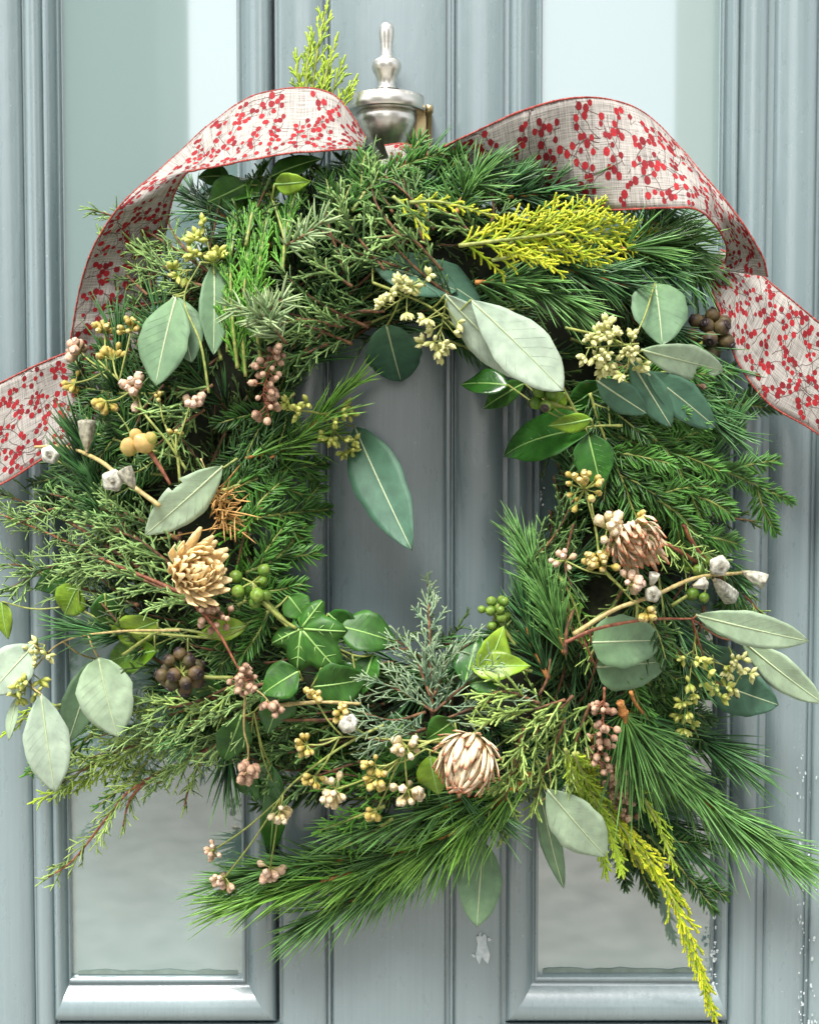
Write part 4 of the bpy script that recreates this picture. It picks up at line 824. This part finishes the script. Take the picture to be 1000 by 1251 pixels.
def pepper(pts, n, br=4.6, off=56, rad=11, label=None, r=1.5, bark='bark_red', s0=.15):
    p = path(pts, off); o = stem(p, r, .8, bark, 'pepper_berry_string', label, .05); st, bd = MB(), MB(); T, N, B = frames(p)
    for i in range(n):
        s = s0+(1-s0)*(i+rnd())/n; q = min(len(p)-1, int(s*len(p))); ph = rnd(0, 2*math.pi); e = p[q]+(N[q]*(math.cos(ph)+.4)+B[q]*math.sin(ph))*rad*S*rnd(.5, 1.1)+T[q]*3*S
        tube(st, np.array([p[q], (p[q]+e)/2+T[q]*S, e]), .6*S, 4, .5, cap=False); d = unit(e-p[q]); z = br*S*rnd(.62, .98); ball(bd, e, z, 8, 6, rs.rand(), 0, d)
        lathe(bd, e+d*z*.9, d, [(0, z*.34), (z*.25, z*.26), (z*.2, z*.05)], 6, 1.)
    sub(o, 'berry_stalks', st, bark); sub(o, 'berries', bd, 'pepper'); return o
pepper([(345, 405), (332, 440), (322, 480), (328, 505)], 44, 5, 44, 14, 'string of pink pepper berries at the upper left of the opening')
pepper([(738, 840), (736, 880), (728, 935)], 44, 4.6, 56, 14, 'string of pink-brown pepper berries at the lower right')
pepper([(745, 925), (757, 960), (770, 998)], 40, 4.8, 52, 14, None)
pepper([(238, 738), (268, 775), (290, 815), (305, 838)], 26, 5, 62, 14, 'pink pepper twig crossing the lower left', 2.2, 'bark_red', .75)
pepper([(300, 835), (298, 890), (303, 915), (302, 955)], 16, 6, 66, 10, 'pepper berries hanging on a long bare stalk', 1.6, 'bark_pale', .72)
pepper([(300, 835), (322, 850), (335, 868)], 8, 6, 64, 8, None, 1., 'bark_pale', .6)
pepper([(240, 745), (255, 752), (275, 758)], 14, 5, 48, 14, None)
pepper([(820, 490), (835, 470), (850, 470)], 6, 4, 26, 8, None)

def budsprig(pts, label, heads, off=56, r=1.7, bark='bark_green'):
    p = path(pts, off); o = stem(p, r, r*.6, bark, 'budded_sprig', label, .05)
    for h in heads:
        c, rr, n, br, mt = h[:5]; j = np.argmin(np.linalg.norm(p-PX(c, off), axis=1)); c0 = PX(c, off+(h[5] if len(h) > 5 else 0)); k = max(0, j-6)
        st = MB(); q = smooth([p[k], (p[k]+c0)/2+np.array([0, -4*S, -3*S]), c0], 5*S); tube(st, q, 1.1*S, 5, .5)
        bd = MB(); v = unit(c0-p[k]+np.array([0, -1e-4, 0])); v = unit(v+np.array([0, -.7, 0]))
        for i in range(n):
            d = unit(v*.9+.75*rs.randn(3)); e = c0+d*rr*S*rnd(.6, 1.1); tube(st, np.array([c0, (c0+e)/2, e]), .8*S, 4, .5, cap=False); z = br*S*rnd(.62, .95)
            lathe(bd, e, d, [(-z*1.7, z*.16), (-z*1., z*.5), (-z*.35, z*.86), (z*.25, z), (z*.7, z*.84), (z*.95, z*.6), (z*1.15, z*.66), (z*1.0, z*.3), (z*1.2, z*.05)], 10, rs.rand(), 0, .11, 5)
        sub(o, 'bud_stalks', st, bark); sub(o, 'buds', bd, mt)
    return o
budsprig([(470, 885), (430, 905), (385, 935), (350, 965), (335, 990)], 'waxy cream bud sprig arching down at the lower left', [((343, 988), 15, 13, 5, 'bud'), ((330, 1060), 16, 14, 5.6, 'bud_pink'), ((275, 1072), 14, 12, 4.4, 'bud_pink', -10), ((262, 1038), 12, 10, 4, 'bud_pink', -10)], 52)
budsprig([(600, 880), (560, 905), (500, 905), (430, 900), (390, 905)], 'yellow-stemmed sprig with small golden buds along the bottom', [((375, 910), 14, 10, 4, 'bud_gold'), ((385, 948), 12, 9, 4, 'bud_gold'), ((420, 870), 12, 7, 4.5, 'bud_gold'), ((385, 855), 12, 7, 4.5, 'bud_gold')], 50)
budsprig([(545, 900), (515, 910), (490, 925), (465, 945)], 'cream bud clusters left of the lowest dried flower', [((497, 912), 15, 14, 5, 'bud'), ((498, 965), 18, 16, 5.4, 'bud'), ((462, 950), 14, 12, 4.6, 'bud_gold'), ((410, 965), 16, 14, 5.4, 'bud'), ((460, 990), 12, 10, 4.4, 'bud_gold'), ((458, 935), 12, 8, 4.4, 'bud_gold')], 54)
budsprig([(760, 720), (735, 690), (728, 650), (722, 615)], 'golden and blush buds beside the right dried flower', [((714, 598), 22, 22, 4.6, 'bud_gold'), ((741, 648), 17, 13, 6.5, 'bud'), ((733, 690), 18, 18, 5.2, 'bud_gold'), ((690, 685), 14, 8, 4.2, 'bud_pink'), ((768, 715), 15, 12, 5.6, 'bud_pink'), ((788, 745), 12, 8, 5, 'bud_gold'), ((778, 635), 10, 8, 4, 'bud_gold')], 60)
budsprig([(228, 575), (205, 540), (180, 510), (150, 470), (120, 440)], 'yellow-stemmed budded sprig beside the left ribbon tail', [((98, 430), 16, 10, 7, 'bud_pink'), ((138, 440), 16, 10, 5, 'bud_gold'), ((160, 405), 15, 12, 4.5, 'bud_gold'), ((128, 408), 14, 10, 4.5, 'bud_gold'), ((92, 468), 12, 8, 4.4, 'bud_gold'), ((168, 480), 16, 10, 6.4, 'bud_pink'), ((130, 490), 12, 8, 6, 'bud_gold'), ((232, 495), 14, 8, 5.4, 'bud_pink')], 40)
budsprig([(220, 590), (215, 550), (200, 515), (195, 490)], None, [((195, 488), 8, 4, 3, 'bud_gold'), ((215, 530), 8, 3, 3, 'bud_gold')], 44)
# stalked yellow fruit
o = stem(path([(208, 592), (195, 570), (183, 552)], 50), 1.6, 3.2, 'bark_red', 'fruit_sprig', 'small yellow-green fruits at the left', .03)
for q, z in (((158, 546), 11), ((176, 542), 12), ((166, 532), 8), ((184, 536), 8)):
    m = MB(); c0 = PX(q, 58); lathe(m, c0, unit((rnd(-.5, .1), -.6, .5)), [(-z*S, .1*S), (-z*.7*S, z*.65*S), (0, z*S*.95), (z*.6*S, z*.75*S), (z*1.1*S, z*.3*S), (z*1.2*S, .2*S)], 12, rnd()); build('fruit', m, M['apple'], o, c0)
# pale stems with silver pods
def pods(pts, label, items, off=56, bark='bark_pale', r=2.8):
    p = path(pts, off); o = stem(p, r, r*.7, bark, 'pod_sprig', label, .05)
    for it in items:
        if it[0] == 'long':
            a, b, rr = PX(it[1], off), PX(it[2], off+6), it[3]; L = np.linalg.norm(b-a); m = MB()
            lathe(m, a, b-a, [(0, 1.6*S), (L*.12, 2.6*S), (L*.3, rr*.55*S), (L*.55, rr*.8*S), (L*.82, rr*.92*S), (L*.93, rr*.95*S), (L*.97, rr*.7*S), (L*.9, rr*.3*S), (L*1.02, .2*S)], 20, rnd(), 0, .1, 5)
        else:
            c0 = PX(it[1], off+8); rr = it[2]; m = MB()
            lathe(m, c0, unit((rnd(-.3, .3), -1, rnd(-.2, .2))), [(-rr*S, .3*S), (-rr*.6*S, rr*.75*S), (0, rr*S), (rr*.5*S, rr*.86*S), (rr*.7*S, rr*.5*S), (rr*.55*S, rr*.25*S), (rr*.8*S, .2*S)], 20, rnd(), 0, .09, 5)
        build('pod', m, M['pod'], o)
    return o
pods([(195, 618), (150, 585), (120, 562), (80, 546), (42, 546)], 'pale stem with silver pods over the left ribbon tail', [('long', (106, 552), (105, 512), 10), ('round', (62, 555), 11), ('round', (138, 587), 12), ('long', (165, 598), (150, 572), 9)], 62)
pods([(700, 775), (750, 745), (800, 727), (850, 706), (905, 700)], 'pale stem with silver pods at the right', [('round', (878, 691), 11.5), ('long', (905, 698), (936, 712), 9.5), ('long', (870, 706), (893, 730), 10.5), ('round', (797, 726), 9), ('long', (795, 716), (800, 700), 6), ('long', (845, 716), (862, 712), 7)], 62)
m = MB(); c0 = PX((425, 884), 60); lathe(m, c0, unit((.3, -.7, .5)), [(-11*S, 3*S), (-6*S, 9*S), (2*S, 10*S), (8*S, 8*S), (10*S, 4*S), (7*S, 2*S), (9*S, .2*S)], 20, .8, 0, .1, 6); build('pod', m, M['pod'], wreath, c0, label='single white pod at the bottom of the opening')
# twigs and reeds
def twig(pts, r, mat, off=30, label=None): return stem(path(pts, off), r, r*.7, mat, 'twig', label, .12)
twig([(690, 800), (692, 770), (700, 745)], 2.2, 'bark', 40); twig([(235, 880), (300, 878), (370, 880), (430, 878)], 2.4, 'bark', 26); twig([(335, 862), (390, 858), (440, 860)], 2.6, 'bark_pale', 34)
twig([(220, 650), (218, 690), (228, 735)], 2.6, 'bark', 20); twig([(245, 560), (265, 600), (300, 600)], 1., 'bark_pale', 36); twig([(658, 850), (668, 830), (672, 805)], 2., 'bark', 30)
twig([(320, 735), (345, 757), (362, 768)], 2.8, 'bark_green', 50); twig([(150, 800), (200, 770), (260, 775)], 2., 'bark_green', 40); twig([(860, 830), (890, 840), (905, 862)], 1.8, 'bark', 40)
twig([(655, 985), (672, 965), (668, 925)], 1.2, 'bark_pale', 50); twig([(770, 845), (775, 858), (785, 872)], 2.2, 'bark_tan', 46)
# ------------------------------------------------------------ the ribbon
ribbon = link('ribbon', None, None, P(490, 180, 90), label='linen ribbon printed with red berries draped over the top of the wreath', cat='ribbon')
def streamer(rows, label, name='streamer'):
    """rows of (upper edge, lower edge) points; prints and wired edges ride on the cloth"""
    A = smooth([P(*r[0]) for r in rows], 5*S); n = 140
    def res(pts):
        q = np.array([P(*x) for x in pts]); k = np.linspace(0, 1, len(q)); out = []
        qq = np.vstack([2*q[0]-q[1], q, 2*q[-1]-q[-2]])
        for t in np.linspace(0, len(q)-1-1e-6, n):
            i = int(t); f = t-i; a, b, c, d = qq[i:i+4]; out.append(.5*(2*b+(c-a)*f+(2*a-5*b+4*c-d)*f*f+(3*b-a-3*c+d)*f**3))
        return np.array(out)
    E1, E2 = res([r[0] for r in rows]), res([r[1] for r in rows]); cen = (E1+E2)/2; s = np.concatenate([[0], np.cumsum(np.linalg.norm(np.diff(cen, axis=0), axis=1))])
    sag = np.array([r[2] if len(r) > 2 else 0. for r in rows]); sag = np.interp(np.linspace(0, 1, n), np.linspace(0, 1, len(rows)), sag)*S
    T = unit(np.gradient(cen, axis=0)); W_ = E2-E1; N = unit(np.cross(W_, T)); N = N*np.where(np.cumsum(np.sign((N*N[:1]).sum(1)))[:, None] > -1e9, 1, 1)
    wd = np.median(np.linalg.norm(W_, axis=1))/S
    ss = s/S
    def surf(sp, f):
        sp = np.asarray(sp, float); f = np.asarray(f, float); i = np.clip(np.interp(sp, ss, np.arange(n)), 0, n-1.001); k = i.astype(int); q = (i-k)[..., None]
        e1 = E1[k]*(1-q)+E1[k+1]*q; e2 = E2[k]*(1-q)+E2[k+1]*q; nn = unit(N[k]*(1-q)+N[k+1]*q); sg = sag[k]*(1-q[..., 0])+sag[k+1]*q[..., 0]
        rip = (1.2*np.sin(sp*.021+3*f)+.9*np.sin(sp*.05+5*f+1)+.5*np.sin(sp*.11-6*f)+.35*np.sin(sp*.2+4*f+2))*S*1.9*(.25+.75*np.sin(math.pi*f))
        return e1+(e2-e1)*f[..., None]+nn*(sg*np.sin(math.pi*f)+rip)[..., None], nn
    nw = 15; m = MB(); sp, f = np.meshgrid(np.linspace(0, ss[-1], 200), np.linspace(0, 1, nw), indexing='ij'); V, _ = surf(sp, f)
    m.add(V.reshape(-1, 3), [[i*nw+j, i*nw+j+1, (i+1)*nw+j+1, (i+1)*nw+j] for i in range(199) for j in range(nw-1)], 0, (sp*S).ravel(), (f*wd*S).ravel())
    o = build(name, m, M['linen'], ribbon, V[0, 0], solid=.0003, label=label)
    for e in (0., 1.):
        g = MB(); q, _ = surf(np.linspace(0, ss[-1], 260), np.full(260, e)); tube(g, q, 1.0*S*(1+.35*(np.arange(260) % 2)), 5, rs.rand(260).repeat(5), bump=.15); build('wired_edge', g, M['red_wire'], o, q[0])
    # berry print: twigs wander across the cloth, clusters of round berries beside them, both faces
    g = MB(); discs = []
    def disc(c, f, r):
        a = np.arange(10)*2*math.pi/10; rr = r*(1+.06*rs.randn(10)); sp_ = np.concatenate([[c], c+rr*np.cos(a)]); ff = np.concatenate([[f], f+rr*np.sin(a)/wd])
        if ff.min() < .01 or ff.max() > .99 or sp_.min() < 0 or sp_.max() > ss[-1]: return
        V, nn = surf(sp_, ff); v = rnd()
        for sg in (1, -1):
            h = rnd(.00022, .00030); fc = [[0, i+1, (i+1) % 10+1] if sg > 0 else [0, (i+1) % 10+1, i+1] for i in range(10)]; g.add(V+nn*sg*h, fc, v, 0, 0, 0)
    def line(pts, w_):
        pts = np.array(pts); d = np.gradient(pts, axis=0); d /= np.maximum(np.linalg.norm(d, axis=1, keepdims=True), 1e-6); nrm = np.stack([-d[:, 1], d[:, 0]], 1)*w_
        for a_, b_ in ((pts+nrm, pts-nrm),):
            ff = np.concatenate([a_[:, 1], b_[:, 1]])/wd; sp_ = np.concatenate([a_[:, 0], b_[:, 0]])
            ok = (ff > .01) & (ff < .99) & (sp_ > 0) & (sp_ < ss[-1]); k = len(pts)
            V, nn = surf(np.clip(sp_, 0, ss[-1]), np.clip(ff, 0, 1))
            F = [[i, i+1, k+i+1, k+i] for i in range(k-1) if ok[i] and ok[i+1] and ok[k+i] and ok[k+i+1]]
            if F:
                for sg in (1, -1): g.add(V+nn*sg*.00019, F, rnd(), 0, 0, 1)
    taken = []
    for i in range(int(ss[-1]*wd/320)):
        x, y = rnd(0, ss[-1]), rnd(0, wd); an = rnd(0, 6.28); pts = [(x, y)]
        for k in range(rs.randint(6, 12)): an += rs.randn()*.3; x += 6*math.cos(an); y += 6*math.sin(an); pts.append((x, y))
        line(pts, .4)
        for k in range(1, len(pts), 2):
            for q in range(rs.randint(2, 5)):
                a = rnd(0, 6.28); r = rnd(2.3, 3.8); c = (pts[k][0]+rnd(2, 8)*math.cos(a), pts[k][1]+rnd(2, 8)*math.sin(a))
                if all((c[0]-t[0])**2+(c[1]-t[1])**2 > (.72*(r+t[2]))**2 for t in taken) and sum((c[0]-t[0])**2+(c[1]-t[1])**2 < 400 for t in taken) < 10:
                    taken.append((*c, r)); line([pts[k], ((pts[k][0]+c[0])/2, (pts[k][1]+c[1])/2), c], .4); disc(c[0], c[1]/wd, r)
    if g.n: build('berry_print', g, [M['red'], M['twig_print']], o, V[0, 0], kind='stuff')
    return o
streamer([((448, 170, 92), (446, 186, 118), 2), ((424, 132, 96), (428, 182, 150), 6), ((400, 112, 92), (400, 184, 178), 10), ((362, 107, 84), (355, 188, 186), 10), ((310, 116, 78), (305, 195, 182), 8), ((262, 148, 76), (262, 203, 172), 6), ((222, 184, 80), (238, 208, 158), 4), ((182, 218, 96), (226, 212, 132), 2), ((146, 252, 108), (212, 240, 96), 0), ((116, 298, 98), (200, 290, 66), 2), ((98, 350, 78), (188, 350, 56), 4), ((88, 405, 60), (178, 405, 52), 4), ((84, 436, 48), (172, 440, 44), 2)], 'left loop of the ribbon arching over the wreath')
streamer([((150, 428, 36), (168, 520, 40), 0), ((95, 428, 46), (118, 530, 52), 2), ((45, 446, 56), (62, 555, 62), 6), ((0, 468, 58), (8, 588, 66), 4), ((-50, 492, 58), (-44, 612, 66), 0)], 'left tail of the ribbon running off to the left')
streamer([((515, 192, 104), (520, 208, 88), 0), ((552, 174, 128), (565, 228, 84), 4), ((590, 156, 142), (605, 242, 80), 8), ((640, 134, 148), (655, 252, 84), 10), ((695, 120, 138), (705, 256, 100), 8), ((745, 121, 116), (758, 256, 128), 6), ((790, 140, 100), (812, 254, 152), 6), ((832, 182, 104), (850, 256, 158), 4), ((868, 224, 124), (872, 272, 140), 0), ((904, 268, 140), (886, 298, 112), 0), ((930, 310, 136), (886, 318, 84), 0), ((937, 338, 122), (878, 330, 84), 0)], 'right loop of the ribbon arching over the wreath')
streamer([((880, 305, 60), (862, 330, 66), 0), ((912, 322, 84), (876, 372, 88), 2), ((946, 350, 96), (900, 440, 100), 6), ((985, 382, 98), (938, 492, 104), 6), ((1030, 418, 94), (990, 524, 100), 3), ((1070, 450, 90), (1040, 560, 96), 0)], 'right tail of the ribbon running off to the right')
streamer([((470, 178, 104), (478, 200, 122), 0), ((492, 176, 118), (494, 204, 134), 3), ((514, 182, 112), (510, 208, 126), 0)], None, 'knot')
streamer([((490, 190, 120), (462, 196, 112), 0), ((486, 215, 122), (462, 220, 116), 2), ((478, 240, 112), (458, 240, 108), 0)], None, 'knot')
